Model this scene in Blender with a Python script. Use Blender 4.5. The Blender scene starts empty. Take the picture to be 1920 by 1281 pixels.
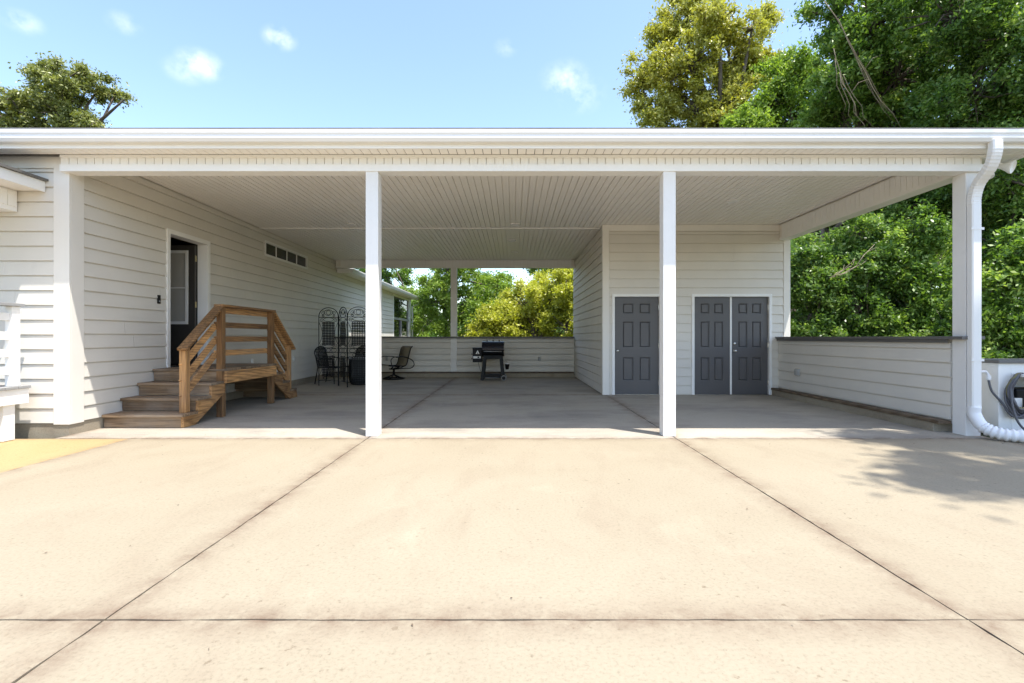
import bpy, math, random
import numpy as np
from mathutils import Vector, Matrix

random.seed(7)
RNG = np.random.default_rng(7)
R = math.radians
scene = bpy.context.scene
COL = scene.collection

# ------------------------------------------------------------------ camera
CAM_H = 1.18
cd = bpy.data.cameras.new("camera")
cam = bpy.data.objects.new("camera", cd)
COL.objects.link(cam)
cam.location = (0, 0, CAM_H)
cam.rotation_euler = (R(90), 0, 0)
cd.sensor_width = 36
cd.lens = 915 / 1920 * 36
cd.shift_x = -3 / 1920
cd.shift_y = -7.5 / 1920
cd.clip_start = 0.05
cd.clip_end = 2000
scene.camera = cam

# ------------------------------------------------------------------ light
LDIR = Vector((-0.27, 0.255, -1)).normalized()      # direction the light travels
SUN_EL = math.asin(-LDIR.z)
SUN_AZ = math.atan2(-LDIR.x, -LDIR.y)
sd = bpy.data.lights.new("sun", 'SUN')
sun = bpy.data.objects.new("sun", sd)
COL.objects.link(sun)
sd.energy = 2.0
sd.angle = R(0.53)
sd.color = (1.0, 0.955, 0.88)
sun.rotation_euler = LDIR.to_track_quat('-Z', 'Y').to_euler()
sun.location = (8, -8, 30)

world = bpy.data.worlds.new("World")
scene.world = world
world.use_nodes = True
wn, wl = world.node_tree.nodes, world.node_tree.links
wn.clear()
w_out = wn.new('ShaderNodeOutputWorld')
w_bg = wn.new('ShaderNodeBackground')
w_bg.inputs['Strength'].default_value = 0.095
w_sky = wn.new('ShaderNodeTexSky')
w_sky.sky_type = 'NISHITA'
w_sky.sun_disc = False
w_sky.sun_elevation = SUN_EL
w_sky.sun_rotation = SUN_AZ
w_sky.air_density = 1.0
w_sky.dust_density = 1.1
w_sky.ozone_density = 0.9
# small fair-weather puffs in the sky, placed by direction
w_tc = wn.new('ShaderNodeTexCoord')
w_noise = wn.new('ShaderNodeTexNoise')
w_noise.inputs['Scale'].default_value = 26
w_noise.inputs['Detail'].default_value = 6
w_noise.inputs['Roughness'].default_value = 0.55
wl.new(w_tc.outputs['Generated'], w_noise.inputs['Vector'])
PUFFS = [((375, 122), .034, 1.0), ((345, 132), .030, .45), ((524, 71), .026, .85), ((42, 41), .022, .55), ((232, 44), .022, .4),
         ((1060, 150), .045, .75), ((1090, 178), .045, .5), ((950, 89), .022, .35), ((700, -160), .06, .8), ((1500, -300), .08, .8),
         ((-500, 60), .05, .8), ((2500, 100), .06, .8), ((-900, -200), .07, .8)]
w_prev = None
for (px, py), rad, amt in PUFFS:
    d = Vector(((px - 963) / 915, 1, (633 - py) / 915)).normalized()
    # squash vertically: compare in a stretched direction space
    sub = wn.new('ShaderNodeVectorMath'); sub.operation = 'SUBTRACT'
    wl.new(w_tc.outputs['Generated'], sub.inputs[0]); sub.inputs[1].default_value = d
    mul = wn.new('ShaderNodeVectorMath'); mul.operation = 'MULTIPLY'
    wl.new(sub.outputs[0], mul.inputs[0]); mul.inputs[1].default_value = (1, 1, 1.5)
    ln = wn.new('ShaderNodeVectorMath'); ln.operation = 'LENGTH'
    wl.new(mul.outputs[0], ln.inputs[0])
    mr = wn.new('ShaderNodeMapRange')
    mr.interpolation_type = 'SMOOTHSTEP'
    mr.inputs['From Min'].default_value = rad * 1.25
    mr.inputs['From Max'].default_value = 0
    mr.inputs['To Min'].default_value = 0
    mr.inputs['To Max'].default_value = amt
    wl.new(ln.outputs['Value'], mr.inputs['Value'])
    if w_prev is None:
        w_prev = mr.outputs[0]
    else:
        mx = wn.new('ShaderNodeMath'); mx.operation = 'MAXIMUM'
        wl.new(w_prev, mx.inputs[0]); wl.new(mr.outputs[0], mx.inputs[1])
        w_prev = mx.outputs[0]
w_nr = wn.new('ShaderNodeMapRange')
w_nr.inputs['From Min'].default_value = 0.40; w_nr.inputs['From Max'].default_value = 0.78
wl.new(w_noise.outputs['Fac'], w_nr.inputs['Value'])
w_m = wn.new('ShaderNodeMath'); w_m.operation = 'MULTIPLY'
wl.new(w_prev, w_m.inputs[0]); wl.new(w_nr.outputs[0], w_m.inputs[1])
w_mix = wn.new('ShaderNodeMixRGB')
w_mix.inputs['Color2'].default_value = (4.6, 4.7, 4.9, 1)
wl.new(w_m.outputs[0], w_mix.inputs['Fac'])
wl.new(w_sky.outputs['Color'], w_mix.inputs['Color1'])
wl.new(w_mix.outputs[0], w_bg.inputs['Color'])
wl.new(w_bg.outputs[0], w_out.inputs['Surface'])

vs = scene.view_settings
vs.view_transform = 'Standard'
vs.look = 'None'
vs.gamma = 1
vs.use_curve_mapping = False
vs.exposure = 2.05
scene.cycles.max_bounces = 14
scene.cycles.diffuse_bounces = 10
scene.cycles.transmission_bounces = 6
scene.cycles.transparent_max_bounces = 8
scene.cycles.use_denoising = True
scene.cycles.sample_clamp_indirect = 8
scene.cycles.caustics_reflective = False
scene.cycles.caustics_refractive = False

# ------------------------------------------------------------------ materials
def newmat(name):
    m = bpy.data.materials.new(name)
    m.use_nodes = True
    nt = m.node_tree
    return m, nt, nt.nodes['Principled BSDF']

def N(nt, t, **kw):
    n = nt.nodes.new(t)
    for k, v in kw.items():
        setattr(n, k, v)
    return n

def noise(nt, scale, detail=4, rough=.5, coord='Object', stretch=None, dist=0):
    tc = N(nt, 'ShaderNodeTexCoord')
    nz = N(nt, 'ShaderNodeTexNoise')
    nz.inputs['Scale'].default_value = scale
    nz.inputs['Detail'].default_value = detail
    nz.inputs['Roughness'].default_value = rough
    nz.inputs['Distortion'].default_value = dist
    if coord == 'World':
        g = N(nt, 'ShaderNodeNewGeometry'); src = g.outputs['Position']
    else:
        src = tc.outputs[coord]
    if stretch:
        mp = N(nt, 'ShaderNodeMapping'); mp.inputs['Scale'].default_value = stretch
        nt.links.new(src, mp.inputs['Vector']); src = mp.outputs[0]
    nt.links.new(src, nz.inputs['Vector'])
    return nz

def ramp(nt, src, stops):
    r = N(nt, 'ShaderNodeValToRGB')
    el = r.color_ramp.elements
    while len(el) < len(stops):
        el.new(0.5)
    for e, (p, c) in zip(el, stops):
        e.position = p
        e.color = (*c, 1) if len(c) == 3 else c
    nt.links.new(src, r.inputs['Fac'])
    return r

def mixc(nt, a, b, fac, mode='MIX'):
    m = N(nt, 'ShaderNodeMixRGB', blend_type=mode)
    for sock, v in ((m.inputs['Fac'], fac), (m.inputs['Color1'], a), (m.inputs['Color2'], b)):
        if isinstance(v, (int, float)):
            sock.default_value = v
        elif isinstance(v, tuple):
            sock.default_value = (*v, 1)
        else:
            nt.links.new(v, sock)
    return m.outputs[0]

def bump(nt, bs, src, strength, dist=.01):
    b = N(nt, 'ShaderNodeBump')
    b.inputs['Strength'].default_value = strength
    b.inputs['Distance'].default_value = dist
    nt.links.new(src, b.inputs['Height'])
    nt.links.new(b.outputs[0], bs.inputs['Normal'])

def paint(name, col, rough=.5, var=.05, grain=None, dirt=.0):
    m, nt, bs = newmat(name)
    n1 = noise(nt, 1.3, 5, .6, 'World')
    lo = tuple(c * (1 - var * 1.6) for c in col); hi = tuple(min(.9, c * (1 + var)) for c in col)
    r = ramp(nt, n1.outputs['Fac'], [(.3, lo), (.7, hi)])
    c = r.outputs[0]
    if dirt:
        n2 = noise(nt, 7, 6, .7, 'World')
        r2 = ramp(nt, n2.outputs['Fac'], [(.55, (0, 0, 0)), (.8, (dirt, dirt, dirt))])
        c = mixc(nt, c, tuple(k * .55 for k in col), r2.outputs[0])
    nt.links.new(c, bs.inputs['Base Color'])
    bs.inputs['Roughness'].default_value = rough
    g = noise(nt, 60, 3, .6, 'World', stretch=grain or (1, 1, 1))
    bump(nt, bs, g.outputs['Fac'], .12, .004)
    return m

M = {}
M['siding'] = paint('siding_paint', (.70, .665, .605), .55, .03, (.12, .12, 1.6), .12)
M['trim'] = paint('trim_paint', (.78, .745, .69), .5, .02)
M['white'] = paint('white_paint', (.85, .84, .82), .42, .02)
M['post'] = paint('post_paint', (.80, .785, .765), .45, .03, (1, 1, .1), .15)
M['ceiling'] = paint('ceiling_vinyl', (.87, .84, .80), .4, .015)
M['gutter'] = paint('gutter_aluminium', (.80, .79, .775), .3, .02)
M['pvc'] = paint('white_drain_plastic', (.80, .80, .81), .35, .04, None, .1)
M['door'] = paint('charcoal_door_paint', (.095, .091, .094), .4, .05)
M['door_dark'] = paint('dark_entry_door', (.055, .05, .045), .4, .05)
M['cap'] = paint('grey_cap_paint', (.13, .125, .12), .5, .06)
M['roof'] = paint('roof_shingle', (.16, .155, .15), .9, .2)
M['black'] = paint('black_metal', (.008, .008, .009), .45, .1)
M['black'].node_tree.nodes['Principled BSDF'].inputs['Specular IOR Level'].default_value = .2
M['blackgloss'] = paint('black_enamel', (.01, .011, .022), .16, .05)
M['iron'] = paint('dark_iron', (.012, .013, .014), .5, .1)
M['iron'].node_tree.nodes['Principled BSDF'].inputs['Specular IOR Level'].default_value = .2
M['greymetal'] = paint('grey_metal', (.28, .28, .29), .4, .08)
M['grey_box'] = paint('grey_plastic', (.38, .38, .37), .5, .05)
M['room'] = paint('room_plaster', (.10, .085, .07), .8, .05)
M['sling'] = paint('tan_sling_fabric', (.21, .175, .115), .8, .06)
M['wicker'] = paint('dark_weave', (.05, .058, .066), .6, .2)
M['blind'] = paint('pane_blind', (.48, .46, .42), .25, .04)
M['hose'] = paint('grey_hose', (.10, .10, .115), .45, .15)
M['hose2'] = paint('olive_hose', (.19, .165, .06), .45, .15)
M['brown'] = paint('brown_handle', (.28, .15, .08), .6, .1)
M['deckgrey'] = paint('grey_deck_paint', (.30, .30, .30), .6, .05)
M['rubber'] = paint('rubber', (.015, .015, .015), .8, .1)

def metal(name, col, rough):
    m, nt, bs = newmat(name)
    n = noise(nt, 30, 3)
    r = ramp(nt, n.outputs['Fac'], [(.3, tuple(c * .85 for c in col)), (.7, col)])
    nt.links.new(r.outputs[0], bs.inputs['Base Color'])
    bs.inputs['Metallic'].default_value = 1
    bs.inputs['Roughness'].default_value = rough
    return m
M['nickel'] = metal('brushed_nickel', (.72, .70, .66), .25)
M['brass'] = metal('aged_brass', (.45, .36, .2), .35)

def glass(name):
    m, nt, bs = newmat(name)
    n = noise(nt, 3, 2)
    r = ramp(nt, n.outputs['Fac'], [(.3, (.012, .014, .014)), (.7, (.02, .022, .02))])
    nt.links.new(r.outputs[0], bs.inputs['Base Color'])
    bs.inputs['Roughness'].default_value = .03
    bs.inputs['IOR'].default_value = 1.6
    return m
M['glass'] = glass('dark_window_glass')

def concrete(name, a, b, stain, joint_dark=.5, spots=True):
    m, nt, bs = newmat(name)
    big = noise(nt, .55, 6, .6, 'World', dist=.6)
    c = ramp(nt, big.outputs['Fac'], [(.28, a), (.5, tuple((x + y) / 2 for x, y in zip(a, b))), (.72, b)]).outputs[0]
    mid = noise(nt, 2.2 if spots else .9, 8, .7, 'World', stretch=(1, .45, 1) if spots else (.6, 1.2, 1), dist=.8 if spots else .2)
    mr = ramp(nt, mid.outputs['Fac'], [(.50 if spots else .46, (0, 0, 0)), (.74 if spots else .66, (.55, .55, .55) if spots else (.75, .75, .75))])
    c = mixc(nt, c, stain, mr.outputs[0])
    pale = noise(nt, 1.1, 6, .65, 'World', dist=1.2)
    pr = ramp(nt, pale.outputs['Fac'], [(.58, (0, 0, 0)), (.75, (.4, .4, .4))])
    c = mixc(nt, c, tuple(min(.85, x * 1.18) for x in b), pr.outputs[0])
    fine = noise(nt, 55, 6, .75, 'World')
    fr = ramp(nt, fine.outputs['Fac'], [(.25, (.66, .65, .63)), (.48, (1, 1, 1)), (.8, (1.1, 1.1, 1.1))])
    c = mixc(nt, c, fr.outputs[0], 1.0, 'MULTIPLY')
    pit = noise(nt, 24, 4, .6, 'World')
    pm_ = noise(nt, 1.4, 4, .6, 'World')
    pq = ramp(nt, pit.outputs['Fac'], [(.30, (.62, .58, .54)), (.38, (1, 1, 1))])
    pk = ramp(nt, pm_.outputs['Fac'], [(.42, (0, 0, 0)), (.6, (1, 1, 1))])
    c = mixc(nt, c, mixc(nt, (1, 1, 1), pq.outputs[0], pk.outputs[0]), 1.0, 'MULTIPLY')
    if spots:
        vo = N(nt, 'ShaderNodeTexVoronoi')
        vo.inputs['Scale'].default_value = 7
        vo.inputs['Randomness'].default_value = 1
        g = N(nt, 'ShaderNodeNewGeometry')
        nt.links.new(g.outputs['Position'], vo.inputs['Vector'])
        vr = ramp(nt, vo.outputs['Distance'], [(.035, (.8, .8, .8)), (.075, (0, 0, 0))])
        msk = noise(nt, .8, 3, .5, 'World')
        mk = ramp(nt, msk.outputs['Fac'], [(.48, (0, 0, 0)), (.62, (1, 1, 1))])
        f = mixc(nt, vr.outputs[0], mk.outputs[0], 1.0, 'MULTIPLY')
        c = mixc(nt, c, tuple(x * .45 for x in a), f)
    # dirt that has settled along the joints (object space: slab edges)
    at = N(nt, 'ShaderNodeAttribute'); at.attribute_name = 'edge'
    jn = noise(nt, 5, 6, .75, 'World')
    jr = ramp(nt, jn.outputs['Fac'], [(.35, (0, 0, 0)), (.65, (1, 1, 1))])
    f = mixc(nt, at.outputs['Color'], jr.outputs[0], 1.0, 'MULTIPLY')
    f2 = mixc(nt, (0, 0, 0), f, joint_dark)
    c = mixc(nt, c, (.16, .11, .075), f2)
    nt.links.new(c, bs.inputs['Base Color'])
    bs.inputs['Roughness'].default_value = .85
    bs.inputs['Specular IOR Level'].default_value = .25
    bump(nt, bs, fine.outputs['Fac'], .35, .006)
    return m
M['concrete'] = concrete('driveway_concrete', (.285, .242, .172), (.325, .28, .205), (.25, .20, .142), .9)
M['concrete_in'] = concrete('carport_concrete', (.37, .33, .27), (.43, .39, .325), (.24, .22, .195), .9, False)
M['concrete_rust'] = concrete('rust_stained_concrete', (.36, .255, .125), (.41, .305, .16), (.36, .24, .10))
M['curb'] = concrete('curb_concrete', (.27, .23, .175), (.40, .35, .27), (.16, .12, .085))
M['joint'] = paint('joint_dirt', (.05, .036, .027), .95, .2)

GREY = {'x': .7, 'y': .22, 'z': .28}
def wood(name, dark, light, axis):
    m, nt, bs = newmat(name)
    st = {'x': (.35, 7, 7), 'y': (7, .35, 7), 'z': (7, 7, .35)}[axis]
    w = noise(nt, 3.2, 8, .62, 'World', stretch=st, dist=1.4)
    c = ramp(nt, w.outputs['Fac'], [(.28, dark), (.5, tuple((x * .6 + y * .4) for x, y in zip(light, dark))), (.68, light)]).outputs[0]
    rings = N(nt, 'ShaderNodeTexWave', wave_type='RINGS')
    rings.inputs['Scale'].default_value = 4; rings.inputs['Distortion'].default_value = 7; rings.inputs['Detail'].default_value = 3
    g = N(nt, 'ShaderNodeNewGeometry'); mp = N(nt, 'ShaderNodeMapping')
    mp.inputs['Scale'].default_value = {'x': (.25, 2.5, 2.5), 'y': (2.5, .25, 2.5), 'z': (2.5, 2.5, .25)}[axis]
    nt.links.new(g.outputs['Position'], mp.inputs['Vector']); nt.links.new(mp.outputs[0], rings.inputs['Vector'])
    rr = ramp(nt, rings.outputs['Fac'], [(.1, (.55, .5, .45)), (.6, (1, 1, 1))])
    c = mixc(nt, c, rr.outputs[0], .75, 'MULTIPLY')
    grey = noise(nt, 1.7, 4, .6, 'World')
    gr = ramp(nt, grey.outputs['Fac'], [(.42, (0, 0, 0)), (.7, (GREY[axis],) * 3)])
    c = mixc(nt, c, (.27, .225, .18), gr.outputs[0])
    oi = N(nt, 'ShaderNodeObjectInfo')
    orr = ramp(nt, oi.outputs['Random'], [(0, (.5, .48, .46)), (.5, (.9, .9, .9)), (1, (1.3, 1.3, 1.28))])
    c = mixc(nt, c, orr.outputs[0], 1.0, 'MULTIPLY')
    nt.links.new(c, bs.inputs['Base Color'])
    bs.inputs['Roughness'].default_value = .75
    bump(nt, bs, w.outputs['Fac'], .4, .006)
    return m
for ax in 'xyz':
    M['wood_' + ax] = wood('weathered_pine_' + ax, (.15, .078, .033) if ax != 'x' else (.085, .052, .03), (.66, .355, .135) if ax != 'x' else (.34, .23, .135), ax)
M['plate'] = wood('old_sill_wood', (.10, .065, .04), (.26, .19, .125), 'y')

def bark(name, a, b):
    m, nt, bs = newmat(name)
    n = noise(nt, 6, 8, .7, 'World', stretch=(1, 1, .25))
    nt.links.new(ramp(nt, n.outputs['Fac'], [(.3, a), (.7, b)]).outputs[0], bs.inputs['Base Color'])
    bs.inputs['Roughness'].default_value = .9
    bump(nt, bs, n.outputs['Fac'], .8, .03)
    return m
M['bark'] = bark('tree_bark', (.05, .038, .028), (.17, .135, .10))
M['vine'] = bark('dry_vine_bark', (.16, .12, .08), (.36, .30, .21))

def leafmat(name, cols, trans=.42):
    m = bpy.data.materials.new(name); m.use_nodes = True
    nt = m.node_tree; nt.nodes.clear()
    out = N(nt, 'ShaderNodeOutputMaterial')
    at = N(nt, 'ShaderNodeAttribute'); at.attribute_name = 'rnd'
    k = len(cols)
    r = ramp(nt, at.outputs['Fac'], [(i / (k - 1), c) for i, c in enumerate(cols)])
    di = N(nt, 'ShaderNodeBsdfPrincipled')
    di.inputs['Roughness'].default_value = .36
    di.inputs['Specular IOR Level'].default_value = .4
    nt.links.new(r.outputs[0], di.inputs['Base Color'])
    tr = N(nt, 'ShaderNodeBsdfTranslucent')
    br = mixc(nt, r.outputs[0], (1.25, 1.35, .5), 1.0, 'MULTIPLY')
    nt.links.new(br, tr.inputs['Color'])
    mx = N(nt, 'ShaderNodeMixShader'); mx.inputs['Fac'].default_value = trans
    nt.links.new(di.outputs[0], mx.inputs[1]); nt.links.new(tr.outputs[0], mx.inputs[2])
    nt.links.new(mx.outputs[0], out.inputs['Surface'])
    return m
M['leaf_green'] = leafmat('green_leaves', [(.06, .115, .022), (.125, .22, .042), (.24, .36, .075), (.44, .52, .18)])
M['leaf_dark'] = leafmat('deep_green_leaves', [(.04, .085, .022), (.10, .185, .04), (.20, .31, .07), (.40, .48, .18)])
M['leaf_bright'] = leafmat('bright_green_leaves', [(.11, .175, .025), (.20, .30, .045), (.30, .41, .075), (.44, .52, .16)])
M['leaf_gold'] = leafmat('golden_oak_leaves', [(.18, .185, .035), (.36, .35, .06), (.52, .49, .10), (.64, .62, .28)], .3)
M['leaf_yellow'] = leafmat('yellow_tree_leaves', [(.20, .21, .03), (.36, .37, .05), (.50, .49, .07), (.60, .58, .16)], .45)
M['leaf_olive'] = leafmat('olive_leaves', [(.10, .12, .03), (.19, .21, .055), (.29, .305, .095), (.44, .44, .20)], .25)

def ground_mat():
    m, nt, bs = newmat('leaf_litter_soil')
    n = noise(nt, .8, 8, .7, 'World')
    c = ramp(nt, n.outputs['Fac'], [(.3, (.05, .06, .02)), (.5, (.07, .085, .03)), (.7, (.12, .09, .055))]).outputs[0]
    nt.links.new(c, bs.inputs['Base Color']); bs.inputs['Roughness'].default_value = .95
    f = noise(nt, 20, 5, .7, 'World'); bump(nt, bs, f.outputs['Fac'], .8, .05)
    return m
M['ground'] = ground_mat()

# ------------------------------------------------------------------ mesh helpers
class MB:
    def __init__(s):
        s.v = []; s.f = []
    def add(s, verts, faces):
        o = len(s.v)
        s.v += [tuple(p) for p in verts]
        s.f += [tuple(i + o for i in f) for f in faces]
        return s
    def box(s, x0, x1, y0, y1, z0, z1):
        v = [(x, y, z) for z in (z0, z1) for y in (y0, y1) for x in (x0, x1)]
        return s.add(v, [(0, 2, 3, 1), (4, 5, 7, 6), (0, 1, 5, 4), (1, 3, 7, 5), (3, 2, 6, 7), (2, 0, 4, 6)])
    def bar(s, a, b, w, h, up=(0, 0, 1)):
        """box of width w (sideways) and height h (along up) from a to b"""
        a, b = Vector(a), Vector(b); d = (b - a).normalized()
        sd = d.cross(Vector(up)).normalized(); u = sd.cross(d).normalized()
        v = []
        for p in (a, b):
            for i, j in ((-1, -1), (1, -1), (1, 1), (-1, 1)):
                v.append(p + sd * (i * w / 2) + u * (j * h / 2))
        return s.add(v, [(3, 2, 1, 0), (4, 5, 6, 7), (0, 1, 5, 4), (1, 2, 6, 5), (2, 3, 7, 6), (3, 0, 4, 7)])
    def tube(s, pts, r, n=6, closed=False, cap=True):
        pts = [Vector(p) for p in pts]; k = len(pts)
        rs = r if isinstance(r, (list, tuple)) else [r] * k
        o = len(s.v); prev = None
        for i, p in enumerate(pts):
            if closed:
                t = pts[(i + 1) % k] - pts[i - 1]
            else:
                t = pts[min(i + 1, k - 1)] - pts[max(i - 1, 0)]
            t = t.normalized() if t.length > 1e-9 else Vector((0, 0, 1))
            if prev is None:
                a = Vector((0, 0, 1)) if abs(t.z) < .9 else Vector((1, 0, 0))
                nn = t.cross(a).normalized()
            else:
                nn = (prev - t * prev.dot(t))
                nn = nn.normalized() if nn.length > 1e-6 else t.orthogonal().normalized()
            prev = nn; bb = t.cross(nn)
            for j in range(n):
                an = 2 * math.pi * j / n
                s.v.append(tuple(p + (nn * math.cos(an) + bb * math.sin(an)) * rs[i]))
        for i in range(k if closed else k - 1):
            for j in range(n):
                a = o + i * n + j; b = o + i * n + (j + 1) % n
                c = o + ((i + 1) % k) * n + (j + 1) % n; d = o + ((i + 1) % k) * n + j
                s.f.append((a, b, c, d))
        if cap and not closed:
            s.f.append(tuple(o + j for j in reversed(range(n))))
            s.f.append(tuple(o + (k - 1) * n + j for j in range(n)))
        return s
    def lathe(s, prof, c, n=20, axis='z'):
        o = len(s.v); k = len(prof)
        for r, h in prof:
            for j in range(n):
                a = 2 * math.pi * j / n
                p = {'z': (r * math.cos(a), r * math.sin(a), h), 'x': (h, r * math.cos(a), r * math.sin(a)),
                     'y': (r * math.sin(a), h, r * math.cos(a))}[axis]
                s.v.append((c[0] + p[0], c[1] + p[1], c[2] + p[2]))
        for i in range(k - 1):
            for j in range(n):
                s.f.append((o + i * n + j, o + i * n + (j + 1) % n, o + (i + 1) * n + (j + 1) % n, o + (i + 1) * n + j))
        s.f.append(tuple(o + j for j in reversed(range(n))))
        s.f.append(tuple(o + (k - 1) * n + j for j in range(n)))
        return s
    def prism_x(s, prof, x0, x1):
        """profile [(y,z)] counter-clockwise seen from +x, extruded x0..x1"""
        k = len(prof)
        v = [(x0, y, z) for y, z in prof] + [(x1, y, z) for y, z in prof]
        f = [tuple(reversed(range(k))), tuple(range(k, 2 * k))]
        f += [(i, (i + 1) % k, k + (i + 1) % k, k + i) for i in range(k)]
        return s.add(v, f)
    def prism_y(s, prof, y0, y1):
        k = len(prof)
        v = [(x, y0, z) for x, z in prof] + [(x, y1, z) for x, z in prof]
        f = [tuple(range(k)), tuple(reversed(range(k, 2 * k)))]
        f += [((i + 1) % k, i, k + i, k + (i + 1) % k) for i in range(k)]
        return s.add(v, f)
    def mesh(s, name):
        me = bpy.data.meshes.new(name)
        me.from_pydata(s.v, [], s.f)
        me.update()
        return me
    def build(s, name, mat, parent=None, bevel=0, smooth=False, label=None):
        o = bpy.data.objects.new(name, s.mesh(name))
        COL.objects.link(o)
        o.data.materials.append(M[mat] if isinstance(mat, str) else mat)
        if parent is not None:
            o.parent = parent
        if smooth:
            o.data.polygons.foreach_set('use_smooth', [True] * len(o.data.polygons))
        if bevel:
            md = o.modifiers.new('bevel', 'BEVEL'); md.width = bevel; md.segments = 2
            md.limit_method = 'ANGLE'; md.angle_limit = R(50)
        if label:
            o['label'] = label
        return o

def root(name, label=None, cat=None, group=None, kind=None):
    o = bpy.data.objects.new(name, None)
    COL.objects.link(o)
    o.empty_display_size = .2
    tag(o, label, cat, group, kind)
    return o

def tag(o, label=None, cat=None, group=None, kind=None):
    if label: o['label'] = label
    if cat: o['category'] = cat
    if group: o['group'] = group
    if kind: o['kind'] = kind
    return o

def rebase(o, p):
    """move a thing's origin to p while its parts stay where they are"""
    p = Vector(p); o.location = p
    for c in o.children:
        c.location = c.location - p

def box(name, dims, mat, parent=None, bevel=0):
    return MB().box(*dims).build(name, mat, parent, bevel)

# siding boards: lapped, each its own object
def siding(parent, p0, u, n, L, z0, z1, exp=.18, holes=(), seed=0, span=3.66, mat='siding', name='siding_board', gap=.017):
    rnd = random.Random(seed)
    p0, u, n = Vector(p0), Vector(u), Vector(n)
    flip = u.cross(Vector((0, 0, 1))).dot(n) < 0
    z = z0
    while z < z1 - .01:
        zt = min(z + exp, z1)
        cuts = sorted({z, zt} | {h for ho in holes for h in (ho[2], ho[3]) if z < h < zt})
        br = [0]; q = rnd.uniform(.6, span)
        while q < L - .4:
            br.append(q); q += span
        br.append(L)
        for a, b in zip(cuts[:-1], cuts[1:]):
            mid = (a + b) / 2
            segs = list(zip(br[:-1], br[1:]))
            for ho in holes:
                if ho[2] < mid < ho[3]:
                    ns = []
                    for s0, s1 in segs:
                        if ho[1] <= s0 or ho[0] >= s1:
                            ns.append((s0, s1)); continue
                        if s0 < ho[0]: ns.append((s0, ho[0]))
                        if s1 > ho[1]: ns.append((ho[1], s1))
                    segs = ns
            for s0, s1 in segs:
                if s1 - s0 < .02: continue
                s0 += .001; s1 -= .001
                def off(zz): return .026 - .013 * (zz - z) / exp
                vs_ = []; gp_ = gap if b == zt else .0005
                for s in (s0, s1):
                    for zz, of in ((a, 0), (a, off(a)), (b - gp_, off(b)), (b - gp_, 0)):
                        pp = p0 + u * s + n * of
                        vs_.append((pp.x, pp.y, zz))
                fs = [(0, 1, 2, 3), (7, 6, 5, 4), (0, 4, 5, 1), (1, 5, 6, 2), (2, 6, 7, 3), (3, 7, 4, 0)]
                if not flip:
                    fs = [tuple(reversed(f)) for f in fs]
                MB().add(vs_, fs).build(name, mat, parent)
        z = zt

# ------------------------------------------------------------------ ground and slabs
FR = 5.82      # front face of the carport posts
HF = 5.90      # front wall of the house
HX = -5.375    # house side wall
SX0, SX1, SY = 1.83, 5.66, 10.0     # storage room
RY = 14.60     # rear half wall, inner face
WX = 5.42      # right half wall, inner face
CZ = 3.49      # ceiling

g = MB().add([(-400, -200, -.09), (400, -200, -.09), (400, 600, -.09), (-400, 600, -.09)], [(0, 1, 2, 3)]).build('ground', 'ground')
tag(g, kind='structure')

def slab(parent, x0, x1, y0, y1, mat, zt=0.0, gap=.005, name='concrete_slab'):
    x0 += gap; x1 -= gap; y0 += gap; y1 -= gap
    cs = .09 if y1 > 0 else .4
    nx = max(3, int((x1 - x0) / cs)); ny = max(3, int((y1 - y0) / cs))
    rr = np.random.default_rng(int(abs(x0 * 100 + y0 * 1000)))
    xs = np.linspace(x0, x1, nx + 1); ys = np.linspace(y0, y1, ny + 1)
    v = []; e = []
    jit = lambda: rr.uniform(-.0045, .003)
    for j, y in enumerate(ys):
        for i, x in enumerate(xs):
            ex = min(i, nx - i); ey = min(j, ny - j)
            xx, yy = x, y
            if ex == 0: xx += jit()
            if ey == 0: yy += jit()
            v.append((xx, yy, zt)); d = min(ex, ey)
            e.append(1.0 if d == 0 else (.35 if d == 1 else 0.0))
    f = []
    W = nx + 1
    for j in range(ny):
        for i in range(nx):
            f.append((j * W + i, j * W + i + 1, (j + 1) * W + i + 1, (j + 1) * W + i))
    rim = [i for i in range(W)] + [j * W + nx for j in range(1, ny + 1)] + [ny * W + i for i in range(nx - 1, -1, -1)] + [j * W for j in range(ny - 1, 0, -1)]
    b0 = len(v); k = len(rim)
    for i in rim:
        v.append((v[i][0], v[i][1], zt - .1)); e.append(1.0)
    for q in range(k):
        f.append((rim[(q + 1) % k], rim[q], b0 + q, b0 + (q + 1) % k))
    mb = MB(); mb.v = v; mb.f = f
    o = mb.build(name, mat, parent)
    at = o.data.attributes.new('edge', 'FLOAT', 'POINT'); at.data.foreach_set('value', e)
    return o

drive = root('driveway', kind='structure')
XC = [-12.0, -8.2, -4.48, -1.71, 1.90, 5.60, 9.2, 12.8]  # outermost columns added out of view to bounce sunlight into the carport
JY = 5.70
YC = [-21, -17.2, -13.2, -9.4, -5.6, -1.8, 2.04, JY]  # rearmost rows, unseen behind the camera, added for more bounce light
for i in range(7):
    for j in range(7):
        rust = (i == 1 and j == 6)
        if i == 6 and j == 6: continue
        slab(drive, XC[i], XC[i + 1], YC[j], YC[j + 1], 'concrete_rust' if rust else 'concrete', -.002 if rust else 0)
box('joint_base', (-12, 9.2, -21, JY, -.085, -.022), 'joint', drive)
cfl = root('carport_floor', kind='structure')
FX = [HX + .005, -1.71, 1.90, WX + .2]
for i in range(3):
    slab(cfl, FX[i], FX[i + 1], JY, 10.05, 'concrete_in', .0, .007)
    slab(cfl, FX[i], FX[i + 1], 10.05, RY + .2, 'concrete_in', .0, .007)
box('joint_base', (HX, WX + .2, JY, RY + .2, -.08, -.022), 'joint', cfl)

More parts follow.
